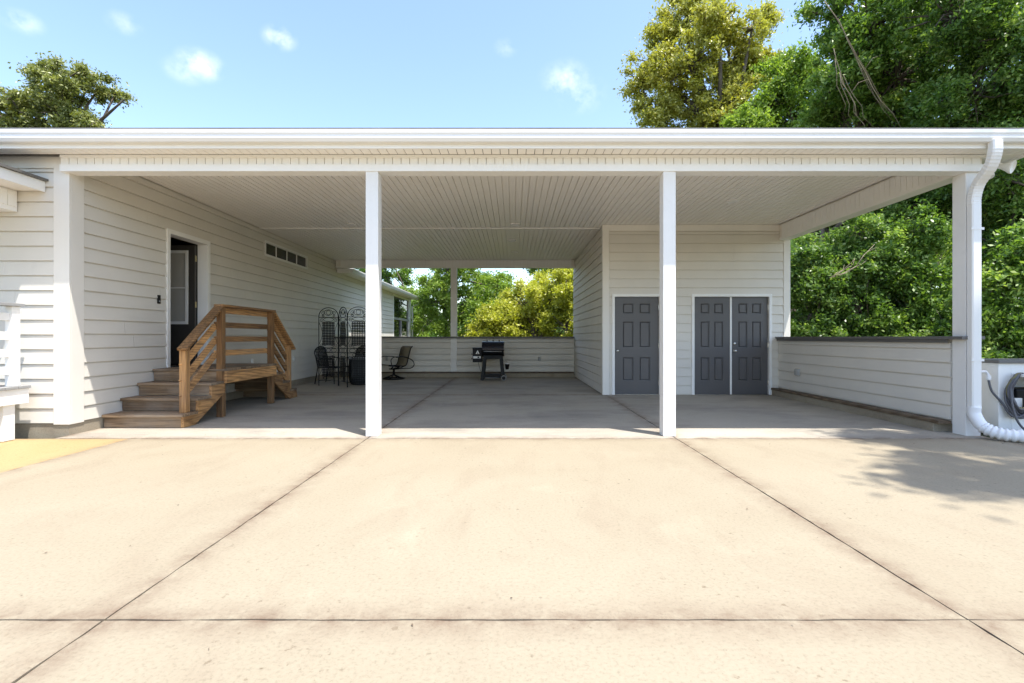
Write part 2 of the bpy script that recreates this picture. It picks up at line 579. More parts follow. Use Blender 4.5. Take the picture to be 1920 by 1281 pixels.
# ------------------------------------------------------------------ house (left)
house = root('house', 'long cream lap-sided house with open entry door above wooden steps', 'house')
DY0, DY1, DZ0, DZ1 = 7.60, 8.53, .715, 2.80          # door opening
TY0, TY1, TZ0, TZ1 = 10.54, 12.62, 2.99, 3.23        # transom window opening
PY0, PY1, PZ0, PZ1 = 21.8, 25.05, 1.15, 3.05         # far porch glazing
HEND = 25.4
HT = .14      # top of the foundation
# solid wall core in pieces round the openings (thickness .15)
def wall_y(parent, x0, x1, y0, y1, z0, z1, holes, mat, name='wall'):
    mb = MB()
    ys = sorted({y0, y1} | {h for ho in holes for h in ho[:2]})
    for a, b in zip(ys[:-1], ys[1:]):
        hs = [ho for ho in holes if ho[0] <= a and ho[1] >= b]
        if not hs:
            mb.box(x0, x1, a, b, z0, z1)
        for ho in hs:
            if ho[2] > z0: mb.box(x0, x1, a, b, z0, ho[2])
            if ho[3] < z1: mb.box(x0, x1, a, b, ho[3], z1)
    return mb.build(name, mat, parent)
hh = [(DY0 - .068, DY1 + .068, DZ0 - .05, DZ1 + .068), (TY0 - .048, TY1 + .048, TZ0 - .048, TZ1 + .048), (PY0 - .078, PY1 + .078, PZ0 - .098, PZ1 + .078)]
wall_y(house, HX - .15, HX, HF, HEND, HT, 3.5, hh, 'siding')
box('wall', (-9.5, HX - .152, HF, HF + .15, HT, 3.40), 'siding', house)
box('wall', (-9.5, HX, HEND, HEND + .15, HT, 3.5), 'siding', house)
box('foundation', (-9.5, HX + .012, HF - .012, HEND, -.08, HT), 'curb', house)
hs = [(a - HF - .18, b - HF - .18, c, d) for a, b, c, d in
      [(DY0 - .07, DY1 + .07, DZ0 - .05, DZ1 + .07), (TY0 - .05, TY1 + .05, TZ0 - .05, TZ1 + .05), (PY0 - .08, PY1 + .08, PZ0 - .1, PZ1 + .08)]]
siding(house, (HX, HF + .18, 0), (0, 1, 0), (1, 0, 0), HEND - HF - .18, HT + .01, 3.49, .18, hs, 3)
siding(house, (-9.5, HF, 0), (1, 0, 0), (0, -1, 0), 9.5 + HX - .165, HT + .01, 3.22, .178, (), 5)
box('frieze_board', (-9.5, HX - .166, HF - .022, HF, 3.222, 3.354), 'trim', house, .002)
# corner boards
box('corner_board', (HX - .165, HX + .026, HF - .026, HF, HT - .01, 3.354), 'trim', house, .003)
box('corner_board', (HX, HX + .026, HF + .0005, HF + .18, HT - .01, 3.49), 'trim', house, .003)
box('corner_board', (HX, HX + .026, HEND - .12, HEND, HT, 3.2), 'trim', house, .003)
# room behind the open door
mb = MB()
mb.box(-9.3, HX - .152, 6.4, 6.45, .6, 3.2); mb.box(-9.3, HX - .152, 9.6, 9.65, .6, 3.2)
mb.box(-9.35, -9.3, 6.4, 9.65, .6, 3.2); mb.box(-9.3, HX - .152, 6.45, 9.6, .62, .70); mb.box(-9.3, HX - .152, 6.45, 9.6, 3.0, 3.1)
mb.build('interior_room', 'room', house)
# door frame
fr = MB()
fr.box(HX - .15, HX + .034, DY0 - .07, DY0, DZ0 - .02, DZ1 + .07); fr.box(HX - .15, HX + .034, DY1, DY1 + .07, DZ0 - .02, DZ1 + .07)
fr.box(HX - .15, HX + .034, DY0, DY1, DZ1, DZ1 + .07)
fr.build('door_frame', 'white', house, .003)
box('door_sill', (HX - .15, HX + .05, DY0, DY1, DZ0 - .05, DZ0), 'nickel', house, .003)
# leaf, swung into the room, hinged at the far jamb
leaf = root('entry_door'); leaf.parent = house
LY = DY1 - .065
dl = MB()
X1, X0 = HX - .155, HX - .155 - .90
wx1, wx0, wz0, wz1 = X1 - .14, X0 + .14, 1.44, 2.66
for a in ((X0, wx0, DZ0 + .01, DZ1 - .02), (wx1, X1, DZ0 + .01, DZ1 - .02), (wx0, wx1, DZ0 + .01, wz0), (wx0, wx1, wz1, DZ1 - .02)):
    dl.box(a[0], a[1], LY, LY + .044, a[2], a[3])
dl.build('door_leaf', 'door_dark', leaf)
lf = MB()
lf.box(wx0 - .03, wx1 + .03, LY - .014, LY, wz0 - .03, wz0 + .02); lf.box(wx0 - .03, wx1 + .03, LY - .014, LY, wz1 - .02, wz1 + .03)
lf.box(wx0 - .03, wx0 + .02, LY - .014, LY, wz0 + .02, wz1 - .02); lf.box(wx1 - .02, wx1 + .03, LY - .014, LY, wz0 + .02, wz1 - .02)
lf.box(wx0 + .02, wx1 - .02, LY - .010, LY, 2.03, 2.05)
lf.build('pane_frame', 'white', leaf, .002)
box('pane', (wx0, wx1, LY + .015, LY + .022, wz0, wz1), 'blind', leaf)
for z in (.95, 1.75, 2.55):
    hb = MB().tube([(X1 + .012, LY + .0, z - .05), (X1 + .012, LY + .0, z + .05)], .009, 8)
    hb.box(X1 - .003, X1 + .010, LY + .006, LY + .042, z - .05, z + .05)
    hb.build('hinge', 'brass', leaf)
MB().lathe([(.012, 0), (.012, -.03), (.028, -.035), (.032, -.055), (.02, -.07), (.004, -.072)], (X0 + .07, LY, 1.62), 14, 'y').build('knob', 'nickel', leaf, 0, True)
# transom window
tw = root('transom_window'); tw.parent = house
f = MB()
f.box(HX - .1, HX + .034, TY0 - .05, TY1 + .05, TZ0 - .05, TZ0); f.box(HX - .1, HX + .034, TY0 - .05, TY1 + .05, TZ1, TZ1 + .05)
f.box(HX - .1, HX + .034, TY0 - .05, TY0, TZ0, TZ1); f.box(HX - .1, HX + .034, TY1, TY1 + .05, TZ0, TZ1)
f.build('window_frame', 'white', tw, .003)
tq = (TY1 - TY0) / 4
for k in range(4):
    box('pane', (HX - .014, HX - .006, TY0 + k * tq, TY0 + (k + 1) * tq - (.0 if k == 3 else .03), TZ0, TZ1), 'glass', tw)
    if k < 3:
        box('mullion', (HX - .0055, HX + .008, TY0 + (k + 1) * tq - .03, TY0 + (k + 1) * tq, TZ0, TZ1), 'white', tw)
# far glazed porch
pw = root('porch_glazing'); pw.parent = house
f = MB()
f.box(HX - .1, HX + .03, PY0 - .08, PY1 + .08, PZ1, PZ1 + .08); f.box(HX - .1, HX + .03, PY0 - .08, PY0, PZ0, PZ1); f.box(HX - .1, HX + .03, PY1, PY1 + .2, PZ0, PZ1)
f.box(HX - .1, HX + .03, PY0, PY1, PZ0 - .1, PZ0)
f.build('window_frame', 'white', pw)
box('rail', (HX - .09, HX + .02, PY0, PY1, 2.0, 2.10), 'greymetal', pw)
box('mullion', (HX - .09, HX + .02, 23.3, 23.4, PZ0, 2.0), 'greymetal', pw)
box('pane', (HX - .05, HX - .04, PY0, PY1, 2.10, PZ1), 'glass', pw)
box('pane', (HX - .05, HX - .04, PY0, 23.3, PZ0, 2.0), 'glass', pw)
box('pane', (HX - .05, HX - .04, 23.4, PY1, PZ0, 2.0), 'glass', pw)
# rear roof with its eave along the side wall
EX = -4.96
rr_ = MB().prism_y([(EX, 3.19), (EX, 3.26), (-9.6, 5.0), (-14.5, 3.2), (-14.5, 3.1)], 14.80, HEND + .35)
box('eave_return', (HX + .03, EX + .004, 14.775, 14.795, 3.13, 3.27), 'white', house)
rr_.build('rear_roof', 'roof', house)
box('eave_soffit', (HX + .03, EX - .022, 14.80, HEND + .34, 3.165, 3.188), 'ceiling', house)
box('eave_fascia', (EX - .02, EX + .004, 14.797, HEND + .36, 3.13, 3.25), 'white', house)
MB().prism_y([(EX + .006, 3.14), (EX + .08, 3.15), (EX + .115, 3.24), (EX + .115, 3.262), (EX + .006, 3.262)], 14.78, HEND + .38).build('eave_gutter', 'gutter', house)
dsp = MB().tube([(EX + .06, HEND + .25, 3.14), (EX + .04, HEND + .25, 3.0), (HX + .07, HEND + .18, 2.8), (HX + .07, HEND + .18, .2)], .04, 8)
dsp.build('rear_downspout', 'gutter', house)

# ------------------------------------------------------------------ carport
cp = root('carport', 'wide open carport with white posts, grooved ceiling and white gutter', 'carport')
BZ0, BZ1 = 3.16, 3.358
def front_post(x0, name='post'):
    p = MB().box(x0, x0 + .15, FR, FR + .15, 0.0, BZ0)
    o = p.build(name, 'post', cp, .004)
    return o
front_post(-1.765); front_post(1.785)
box('post', (WX, WX + .18, FR + .03, FR + .21, 0, BZ0), 'post', cp, .004)
# front beam: core, top channel, panels, bottom board
BX0, BX1 = HX - .03, WX + .205
box('beam', (HX + .03, BX1 - .02, FR + .02, FR + .17, BZ0 + .004, CZ + .005), 'trim', cp)
box('beam_channel', (BX0, BX1, FR - .012, FR + .019, 3.325, BZ1), 'white', cp, .002)
box('beam_board', (BX0, BX1, FR - .014, FR + .165, BZ0, 3.245), 'white', cp, .003)
k = 0; x = BX0 + .004
pm = MB().box(0, .093, 0, .018, 0, .079).mesh('beam_panel')
pm.materials.append(M['white'])
while x < BX1 - .09:
    o = bpy.data.objects.new('beam_panel', pm); COL.objects.link(o); o.parent = cp; o.location = (x, FR + .0005, 3.2455)
    x += .1016
# ceiling planks (two courses) and seam strip
def planks(y0, y1, x0, x1, z, name, pitch=.1016, gap=.013, th=.022):
    me = MB().box(0, pitch - gap, 0, y1 - y0, 0, th).mesh(name)
    me.materials.append(M['ceiling'])
    x = x0
    while x < x1 - pitch * .6:
        o = bpy.data.objects.new(name, me); COL.objects.link(o); o.parent = cp; o.location = (x, y0, z)
        x += pitch
planks(FR + .172, 10.285, HX + .03, WX + .04, CZ, 'ceiling_plank')
planks(10.325, RY + .02, HX + .03, SX0 - .01, CZ, 'ceiling_plank')
box('ceiling_seam', (HX + .022, SX0 - .006, 10.287, 10.323, CZ - .016, CZ + .008), 'white', cp)
box('ceiling_backing', (HX - .1, WX + .3, FR + .18, 15.0, CZ + .0225, CZ + .034), 'ceiling', cp)
# front soffit slats and fascia, gutter
SO0 = 5.585
me = MB().box(0, .0945, 0, FR - .016 - SO0, 0, .008).mesh('soffit_slat'); me.materials.append(M['ceiling'])
x = -9.4
while x < 5.95:
    o = bpy.data.objects.new('soffit_slat', me); COL.objects.link(o); o.parent = cp; o.location = (x, SO0, BZ1 + .002)
    x += .1016
box('soffit_backing', (-9.5, 6.06, SO0, HF - .03, BZ1 + .0105, BZ1 + .02), 'joint', cp)
box('fascia', (-9.5, 6.10, SO0 - .024, SO0 - .001, 3.335, 3.50), 'white', cp, .002)
gp = [(SO0 - .026, 3.515), (SO0 - .026, 3.385), (SO0 - .095, 3.385), (SO0 - .118, 3.42), (SO0 - .118, 3.455), (SO0 - .128, 3.475), (SO0 - .128, 3.512), (SO0 - .120, 3.515), (SO0 - .110, 3.508), (SO0 - .110, 3.47), (SO0 - .09, 3.40), (SO0 - .04, 3.40), (SO0 - .036, 3.51)]
MB().prism_x(gp, -9.5, 6.30).build('gutter', 'gutter', cp)
# side eave (right)
box('side_soffit', (WX + .205, 6.075, FR - .01, 15.2, BZ1 + .001, BZ1 + .012), 'ceiling', cp)
box('side_fascia', (6.078, 6.10, SO0, 15.3, 3.33, 3.52), 'white', cp, .002)
# roof body
MB().prism_x([(SO0 - .05, 3.525), (15.3, 3.525), (15.3, 3.56), (10.4, 4.25), (SO0 - .05, 3.56)], -14.5, 6.13).build('roof', 'roof', cp)
# side beam (right)
def side_beam():
    x0, x1 = WX + .02, WX + .18
    box('side_beam', (x0 + .01, x1, FR + .212, SY + .1, 3.19, CZ + .002), 'trim', cp)
    box('side_beam_board', (x0 - .012, x1 + .012, FR + .212, SY - .028, 3.165, 3.215), 'white', cp, .003)
    me = MB().box(0, .016, 0, .0945, 0, CZ - 3.24).mesh('side_beam_panel'); me.materials.append(M['white'])
    y = FR + .22
    while y < SY - .12:
        o = bpy.data.objects.new('side_beam_panel', me); COL.objects.link(o); o.parent = cp; o.location = (x0 - .007, y, 3.216)
        y += .1016
side_beam()
# rear beam with post
box('rear_beam', (HX + .05, SX0 - .002, RY + .0, RY + .16, 3.27, CZ - .001), 'trim', cp, .003)
mb = MB(); x = HX + .2
while x < SX0 - .1:
    mb.box(x, x + .095, RY - .012, RY - .001, 3.31, CZ - .002); x += .1016
mb.build('rear_beam_panels', 'white', cp)
box('rear_beam_board', (HX + .05, SX0 - .003, RY - .018, RY - .0012, 3.268, 3.308), 'white', cp)
box('rear_post', (-1.88, -1.70, RY - .03, RY + .15, 1.21, 3.267), 'post', cp, .004)
# downspout: swept rectangle, with ribbed elbows and a corrugated drain at its foot
def sweep_rect(path, w, d, ribs=()):
    mb = MB(); path = [Vector(p) for p in path]; n = len(path)
    for i, p in enumerate(path):
        t = (path[min(i + 1, n - 1)] - path[max(i - 1, 0)]).normalized()
        sd_ = Vector((1, 0, 0)); u = sd_.cross(t).normalized()
        s = 1 + (.05 if (i in ribs and i % 2) else 0)
        q = .012
        for a, b in ((-w / 2 + q, -d / 2), (w / 2 - q, -d / 2), (w / 2, -d / 2 + q), (w / 2, d / 2 - q), (w / 2 - q, d / 2), (-w / 2 + q, d / 2), (-w / 2, d / 2 - q), (-w / 2, -d / 2 + q)):
            mb.v.append(tuple(p + sd_ * a * s + u * b * s))
    for i in range(n - 1):
        for j in range(8):
            mb.f.append((i * 8 + j, i * 8 + (j + 1) % 8, (i + 1) * 8 + (j + 1) % 8, (i + 1) * 8 + j))
    mb.f.append(tuple(reversed(range(8)))); mb.f.append(tuple(range((n - 1) * 8, n * 8)))
    return mb
def bez(pts, n):
    """Catmull-Rom through pts"""
    P = [Vector(p) for p in pts]; P = [2 * P[0] - P[1]] + P + [2 * P[-1] - P[-2]]
    out = []
    for i in range(1, len(P) - 2):
        for k in range(n):
            t = k / n
            out.append(.5 * ((2 * P[i]) + (P[i + 1] - P[i - 1]) * t + (2 * P[i - 1] - 5 * P[i] + 4 * P[i + 1] - P[i + 2]) * t * t + (3 * P[i] - P[i - 1] - 3 * P[i + 1] + P[i + 2]) * t ** 3))
    out.append(P[-2])
    return out
dpx = 5.47
path = bez([(dpx - .04, 5.50, 3.40), (dpx - .04, 5.505, 3.27), (dpx - .02, 5.58, 3.13), (dpx, 5.74, 2.99), (dpx, 5.795, 2.84), (dpx, 5.795, 2.70)], 9) + [Vector((dpx, 5.795, z)) for z in (2.2, 1.2, .34)]
sweep_rect(path, .115, .085, set(range(6, 42))).build('downspout', 'gutter', cp)
for z in (2.45, .9):
    box('strap', (dpx - .075, dpx + .075, 5.748, 5.752, z, z + .03), 'gutter', cp)
pp = bez([(dpx, 5.795, .36), (dpx, 5.79, .26), (dpx + .02, 5.70, .13), (dpx + .10, 5.56, .078), (dpx + .28, 5.46, .075), (dpx + .6, 5.42, .072), (dpx + 1.4, 5.5, .07)], 14)
rad = []
for i, p in enumerate(pp):
    base = .066
    if 26 < i < 66: base += .008 * (1 if i % 4 < 2 else -1)
    rad.append(base)
MB().tube(pp, rad, 16).build('drain_pipe', 'pvc', cp, 0, True)

# ------------------------------------------------------------------ half walls
def half_wall_right():
    w = root('half_wall', 'low lap-sided half wall with grey cap beside the white downspout', 'wall')
    y0, y1 = FR + .24, SY - .002
    box('wall', (WX + .022, WX + .16, y0, y1, .113, 1.155), 'siding', w)
    siding(w, (WX + .022, y0, 0), (0, 1, 0), (-1, 0, 0), y1 - y0 - .003, .165, 1.13, .176, (), 11, 9)
    siding(w, (WX + .16, y0, 0), (0, 1, 0), (1, 0, 0), y1 - y0, .165, 1.13, .176, (), 12, 9)
    box('wall_cap', (WX - .075, WX + .20, FR - .005, SY - .025, 1.157, 1.195), 'cap', w, .003)
    box('cap_trim', (WX - .045, WX - .022, FR + .235, SY - .025, 1.115, 1.1565), 'cap', w, .002)
    box('sill_plate', (WX - .16, WX + .0, y0 - .02, y1 - .02, .112, .152), 'plate', w, .006)
    box('curb', (WX - .14, WX + .16, y0 + .08, y1 - .01, -.02, .1115), 'curb', w, .008)
    rebase(w, (WX + .05, 8, 0))
half_wall_right()
def half_wall_rear():
    w = root('half_wall', 'low lap-sided half wall with dark cap behind the pellet grill', 'wall')
    x0, x1 = HX + .03, SX0 - .022
    box('wall', (x0, x1, RY + .06, RY + .14, .113, 1.155), 'siding', w)
    siding(w, (x0, RY + .002, 0), (1, 0, 0), (0, -1, 0), -1.88 - x0, .165, 1.13, .176, (), 13, 9, gap=.024)
    siding(w, (-1.70, RY + .002, 0), (1, 0, 0), (0, -1, 0), x1 + 1.70, .165, 1.13, .176, (), 14, 9, gap=.024)
    box('pilaster', (-1.878, -1.702, RY - .026, RY + .001, .16, 1.15), 'post', w, .003)
    box('wall_cap', (x0, x1, RY - .07, RY + .19, 1.157, 1.205), 'cap', w, .003)
    box('sill_plate', (x0, x1, RY - .05, RY + .0, .112, .152), 'plate', w, .005)
    box('curb', (x0, x1, RY - .09, RY + .14, -.02, .1115), 'curb', w, .008)
    rebase(w, (-1.8, RY + .07, 0))
half_wall_rear()

# ------------------------------------------------------------------ storage room
st = root('storage_room', 'cream lap-sided storage room with charcoal panelled doors', 'shed')
D1 = (2.072, 2.985); D2 = (3.705, 5.235); DT = 2.017
def wall_x(parent, x0, x1, y0, y1, z0, z1, holes, mat):
    mb = MB(); xs = sorted({x0, x1} | {h for ho in holes for h in ho[:2]})
    for a, b in zip(xs[:-1], xs[1:]):
        hs_ = [ho for ho in holes if ho[0] <= a and ho[1] >= b]
        if not hs_: mb.box(a, b, y0, y1, z0, z1)
        for ho in hs_:
            if ho[3] < z1: mb.box(a, b, y0, y1, ho[3], z1)
    return mb.build('wall', mat, parent)
wall_x(st, SX0 + .02, SX1 - .02, SY + .02, SY + .14, 0, CZ + .0, [(D1[0] - .053, D1[1] + .053, 0, DT + .053), (D2[0] - .053, D2[1] + .053, 0, DT + .053)], 'siding')
box('wall', (SX0 + .02, SX0 + .14, SY + .141, 15.0, 0, CZ), 'siding', st)
box('wall', (SX1 - .14, SX1 - .02, SY + .141, 15.0, 0, CZ), 'siding', st)
box('wall', (SX0 + .141, SX1 - .141, 14.88, 15.0, 0, CZ), 'siding', st)
TW = .055
hl = [(D1[0] - TW - SX0 - .13, D1[1] + TW - SX0 - .13, 0, DT + TW), (D2[0] - TW - SX0 - .13, D2[1] + TW - SX0 - .13, 0, DT + TW)]
siding(st, (SX0 + .13, SY + .02, 0), (1, 0, 0), (0, -1, 0), SX1 - SX0 - .26, .02, 3.36, .182, hl, 21, 9)
siding(st, (SX0 + .02, SY + .10, 0), (0, 1, 0), (-1, 0, 0), 14.98 - SY - .10, .02, 3.48, .182, (), 22, gap=.022)
siding(st, (SX1 - .02, SY + .10, 0), (0, 1, 0), (1, 0, 0), 14.98 - SY - .10, .02, 3.48, .182, (), 23)
box('frieze_board', (SX0 + .13, SX1 - .13, SY - .004, SY + .0195, 3.362, CZ - .002), 'trim', st, .002)
box('corner_board', (SX0 - .008, SX0 + .128, SY - .008, SY + .0195, 0.005, CZ - .002), 'trim', st, .003)
box('corner_board', (SX0 - .008, SX0 + .0195, SY + .02, SY + .10, 0.005, CZ - .002), 'trim', st, .003)
box('corner_board', (SX1 - .128, SX1 + .008, SY - .008, SY + .0195, 0.005, 3.36), 'trim', st, .003)
box('corner_board', (SX1 - .0195, SX1 + .008, SY + .02, SY + .10, 0.005, 3.36), 'trim', st, .003)
def panel_door(parent, x0, x1, knob_x, bolt, hinge_x):
    d = root('panel_door'); d.parent = parent
    yf = SY + .045; z0, z1 = .012, DT - .004
    w = x1 - x0
    cols_ = [(x0 + w * .19, x0 + w * .43), (x0 + w * .57, x0 + w * .81)]
    rows = [(.14 * z1 + z0, .385 * z1), (.485 * z1, .75 * z1), (.83 * z1, .935 * z1)]
    mb = MB()
    xs = [x0, cols_[0][0], cols_[0][1], cols_[1][0], cols_[1][1], x1]
    zs = [z0] + [v for r_ in rows for v in r_] + [z1]
    for i in range(5):
        for j in range(len(zs) - 1):
            if i in (1, 3) and j in (1, 3, 5): continue
            mb.box(xs[i], xs[i + 1], yf, yf + .04, zs[j], zs[j + 1])
    mb.build('door_leaf', 'door', d)
    for c in cols_:
        for r_ in rows:
            a, b, e, f_ = c[0], c[1], r_[0], r_[1]
            q = .028
            v = [(a, yf + .022, e), (b, yf + .022, e), (b, yf + .022, f_), (a, yf + .022, f_),
                 (a + .012, yf + .024, e + .012), (b - .012, yf + .024, e + .012), (b - .012, yf + .024, f_ - .012), (a + .012, yf + .024, f_ - .012),
                 (a + q, yf + .006, e + q), (b - q, yf + .006, e + q), (b - q, yf + .006, f_ - q), (a + q, yf + .006, f_ - q)]
            fs = [(0, 1, 5, 4), (1, 2, 6, 5), (2, 3, 7, 6), (3, 0, 4, 7), (4, 5, 9, 8), (5, 6, 10, 9), (6, 7, 11, 10), (7, 4, 8, 11), (8, 9, 10, 11)]
            MB().add(v, fs).build('door_panel', 'door', d)
    if knob_x:
        MB().lathe([(.030, 0), (.030, -.006), (.012, -.010), (.012, -.03), (.026, -.038), (.029, -.052), (.02, -.064), (.004, -.066)], (knob_x, yf - .0005, .905), 16, 'y').build('knob', 'nickel', d, 0, True)
    if bolt:
        MB().lathe([(.028, 0), (.028, -.010), (.018, -.018), (.004, -.019)], (knob_x, yf - .0005, 1.055), 16, 'y').build('deadbolt', 'nickel', d, 0, True)
    for z in (.25, 1.02, 1.80):
        MB().tube([(hinge_x, yf - .004, z - .045), (hinge_x, yf - .004, z + .045)], .008, 8).build('hinge', 'nickel', d)
    return d
panel_door(st, D1[0] + .004, D1[1] - .004, D1[0] + .065, False, D1[1])
panel_door(st, D2[0] + .004, 4.450, None, False, D2[0])
panel_door(st, 4.488, D2[1] - .004, 4.488 + .06, True, D2[1])
box('astragal', (4.4505, 4.4875, SY + .035, SY + .085, .012, DT - .004), 'white', st, .003)
for a, b in (D1, D2):
    mb = MB()
    mb.box(a - TW, a, SY - .014, SY + .14, 0.006, DT + TW); mb.box(b, b + TW, SY - .014, SY + .14, 0.006, DT + TW); mb.box(a, b, SY - .014, SY + .14, DT, DT + TW)
    mb.build('door_frame', 'white', st, .003)
    box('threshold', (a, b, SY + .0, SY + .12, 0.002, .011), 'nickel', st)

# ------------------------------------------------------------------ wooden steps
ws = root('wooden_steps', 'weathered brown wooden steps with landing and railings below the entry door', 'steps')
OX = -4.34     # outer side
L0, L1 = 7.22, 8.80
def tread(y0, y1, z, x0=HX + .03, x1=OX + .045):
    w = (y1 - y0 - .006) / 2
    for k in range(2):
        a = y0 + k * (w + .006)
        box('tread_board', (x0, x1, a, a + w, z - .036, z), 'wood_x', ws, .005)
RUN, RIS = .297, .178
for k in range(3):
    y0 = 6.33 + RUN * k; z = RIS * (k + 1)
    tread(y0, y0 + RUN + .02, z)
    box('riser', (HX + .035, OX + .0008, y0 + .032, y0 + .055, z - RIS + .004, z - .0365), 'wood_x', ws, .003)
box('riser', (HX + .035, OX - .0, L0 + .022, L0 + .045, 3 * RIS + .004, .678), 'wood_x', ws, .003)
y = L0; n = 11; bw = (L1 - L0) / n
for k in range(n):
    box('deck_board', (HX + .03, OX + .072, L0 + k * bw, L0 + (k + 1) * bw - .007, .679, .715), 'wood_x', ws, .005)
for k in range(3):
    y0 = L1 + RUN * k; z = .715 - RIS * (k + 1)
    if z > .05:
        tread(y0 - .01, y0 + RUN - .005, z)
        box('riser', (HX + .035, OX - .045, y0 + RUN - .05, y0 + RUN - .027, z - RIS + .006, z - .0365), 'wood_x', ws, .003)
# outer stringers carry the treads from below
def stringer(prof):
    k = len(prof); xs_ = OX + .0205
    mb = MB().add([(xs_ - .019, y, z) for y, z in prof] + [(xs_ + .019, y, z) for y, z in prof],
                  [tuple(range(k)), tuple(reversed(range(k, 2 * k)))] + [(i, k + i, k + (i + 1) % k, (i + 1) % k) for i in range(k)])
    mb.build('stringer', 'wood_y', ws, .004)
sp = [(6.36, .003), (6.60, .003), (L0 + .05, .36), (L0 + .05, .676)]
for k in (3, 2, 1):
    zt_ = k * RIS - .0365; yf_ = 6.33 + RUN * k
    sp += [(yf_ + .03, zt_), (yf_ - RUN + .03, zt_)]
stringer(sp)
e = L1 + 3 * RUN + .12
sp = [(L1, .676), (L1, .36), (e - .42, .003), (e - .1, .003)]
for k in (1, 2, 3):
    zt_ = .715 - RIS * (4 - k) - .0365
    if zt_ > .05:
        yb = L1 + RUN * (4 - k)
        sp += [(yb - .02, zt_), (yb - RUN + .02, zt_)]
stringer(sp)
box('rim_board', (OX + .0305, OX + .068, L0 + .052, L1 - .002, .50, .678), 'wood_y', ws, .004)
box('rim_board', (HX + .05, OX - .045, L1 - .04, L1 - .003, .50, .678), 'wood_x', ws, .004)
box('joist', (HX + .05, OX - .045, L0 + .4, L0 + .44, .50, .678), 'wood_x', ws)
PW = .089
posts = {}
def wpost(yc, z0, z1, nm='post'):
    x_ = OX - .1 if nm == 'newel_post' else OX - .06
    return box(nm, (x_, x_ + PW, yc - PW / 2, yc + PW / 2, z0, z1), 'wood_z', ws, .005)
wpost(L0 + .045, 0.0, 1.635); wpost(L1 - .045, 0.0, 1.635)
wpost(6.52, .1785, 1.075, 'newel_post'); wpost(L1 + 2.4 * RUN, .0, 1.02, 'newel_post')
xr = OX - .081
yA, yB = L0 + .045, L1 - .045
yF, yR = 6.52, L1 + 2.4 * RUN
for zc in (.945, 1.155, 1.37, 1.59):
    MB().bar((xr, yA - .044, zc), (xr, yB + .044, zc), .038, .088).build('rail', 'wood_y', ws, .004)
MB().bar((OX - .02, yA - .06, 1.655), (OX - .02, yB + .06, 1.655), .14, .036).build('handrail', 'wood_y', ws, .006)
sl = (1.655 - 1.095) / (yA - yF)
MB().bar((OX - .02, yF - .1, 1.095 - .1 * sl), (OX - .02, yA - .05, 1.655 - .03), .14, .036).build('handrail', 'wood_y', ws, .006)
for dz in (.07, .285, .50, .71):
    MB().bar((xr, yF - .03, 1.075 - dz), (xr, yA - .046, 1.635 - dz), .038, .088).build('rail', 'wood_y', ws, .004)
MB().bar((OX - .02, yB + .05, 1.655 - .03), (OX - .02, yR + .1, 1.02 - .07), .14, .036).build('handrail', 'wood_y', ws, .006)
for dz in (.07, .285, .50, .71):
    MB().bar((xr, yB + .046, 1.635 - dz), (xr, yR + .03, 1.02 - dz), .038, .088).build('rail', 'wood_y', ws, .004)
for (xx, zz, rr__) in ((-4.72, .27, .028), (-4.55, .46, .03), (-4.95, .45, .022)):
    pass
# scraps stored under the landing
rebase(ws, (-4.85, 7.9, 0))

# ------------------------------------------------------------------ front porch, far left
fp = root('front_porch', 'white front porch with grey capped railing and low roof against the house', 'porch')
PX = -5.75
for yy in (5.60, 3.9):
    box('post', (PX - .09, PX, yy, yy + .09, .62, 1.54), 'white', fp, .004)
for zc in (.80, 1.00, 1.20, 1.42):
    box('rail', (PX - .075, PX - .035, 3.991, 5.599, zc - .045, zc + .045), 'white', fp, .003)
box('rail_cap', (PX - .115, PX + .025, 3.85, 5.72, 1.541, 1.575), 'deckgrey', fp, .003)
for k in range(13):
    y0 = 3.85 + k * .148
    box('deck_board', (-9.2, PX + .05, y0, y0 + .141, .585, .618), 'deckgrey', fp, .003)
box('deck_fascia', (PX - .0, PX + .03, 3.86, 5.76, .41, .584), 'white', fp, .003)
for y0 in (5.60, 5.36, 3.9):
    box('skirt_board', (PX - .18, PX - .14, y0, y0 + .13, 0.004, .58), 'white', fp, .002)
box('support_post', (PX - .13, PX - .002, 5.5, 5.63, 0.004, .58), 'white', fp, .003)
box('porch_beam', (-9.2, -5.97, 3.9, HF - .03, 2.69, 2.94), 'white', fp, .003)
mb = MB(); y = 3.92
me = MB().box(0, .014, 0, .094, 0, .17).mesh('beam_panel'); me.materials.append(M['white'])
while y < HF - .14:
    o = bpy.data.objects.new('beam_panel', me); COL.objects.link(o); o.parent = fp; o.location = (-5.9695, y, 2.745); y += .1016
box('porch_soffit', (-9.2, -5.66, 3.7, HF - .03, 2.945, 2.96), 'ceiling', fp)
box('porch_fascia', (-5.66, -5.635, 3.65, HF - .027, 2.93, 3.055), 'white', fp, .002)
MB().prism_y([(-5.60, 3.058), (-5.60, 3.085), (-7.5, 3.36), (-9.4, 3.085), (-9.4, 3.058)], 3.6, HF - .024).build('porch_roof', 'cap', fp)
box('porch_post', (-9.1, -8.96, 3.95, 4.09, .62, 2.69), 'white', fp, .004)
box('porch_post', (-6.13, -5.99, 3.95, 4.09, .62, 2.69), 'white', fp, .004)
rebase(fp, (-7.4, 4.8, 0))

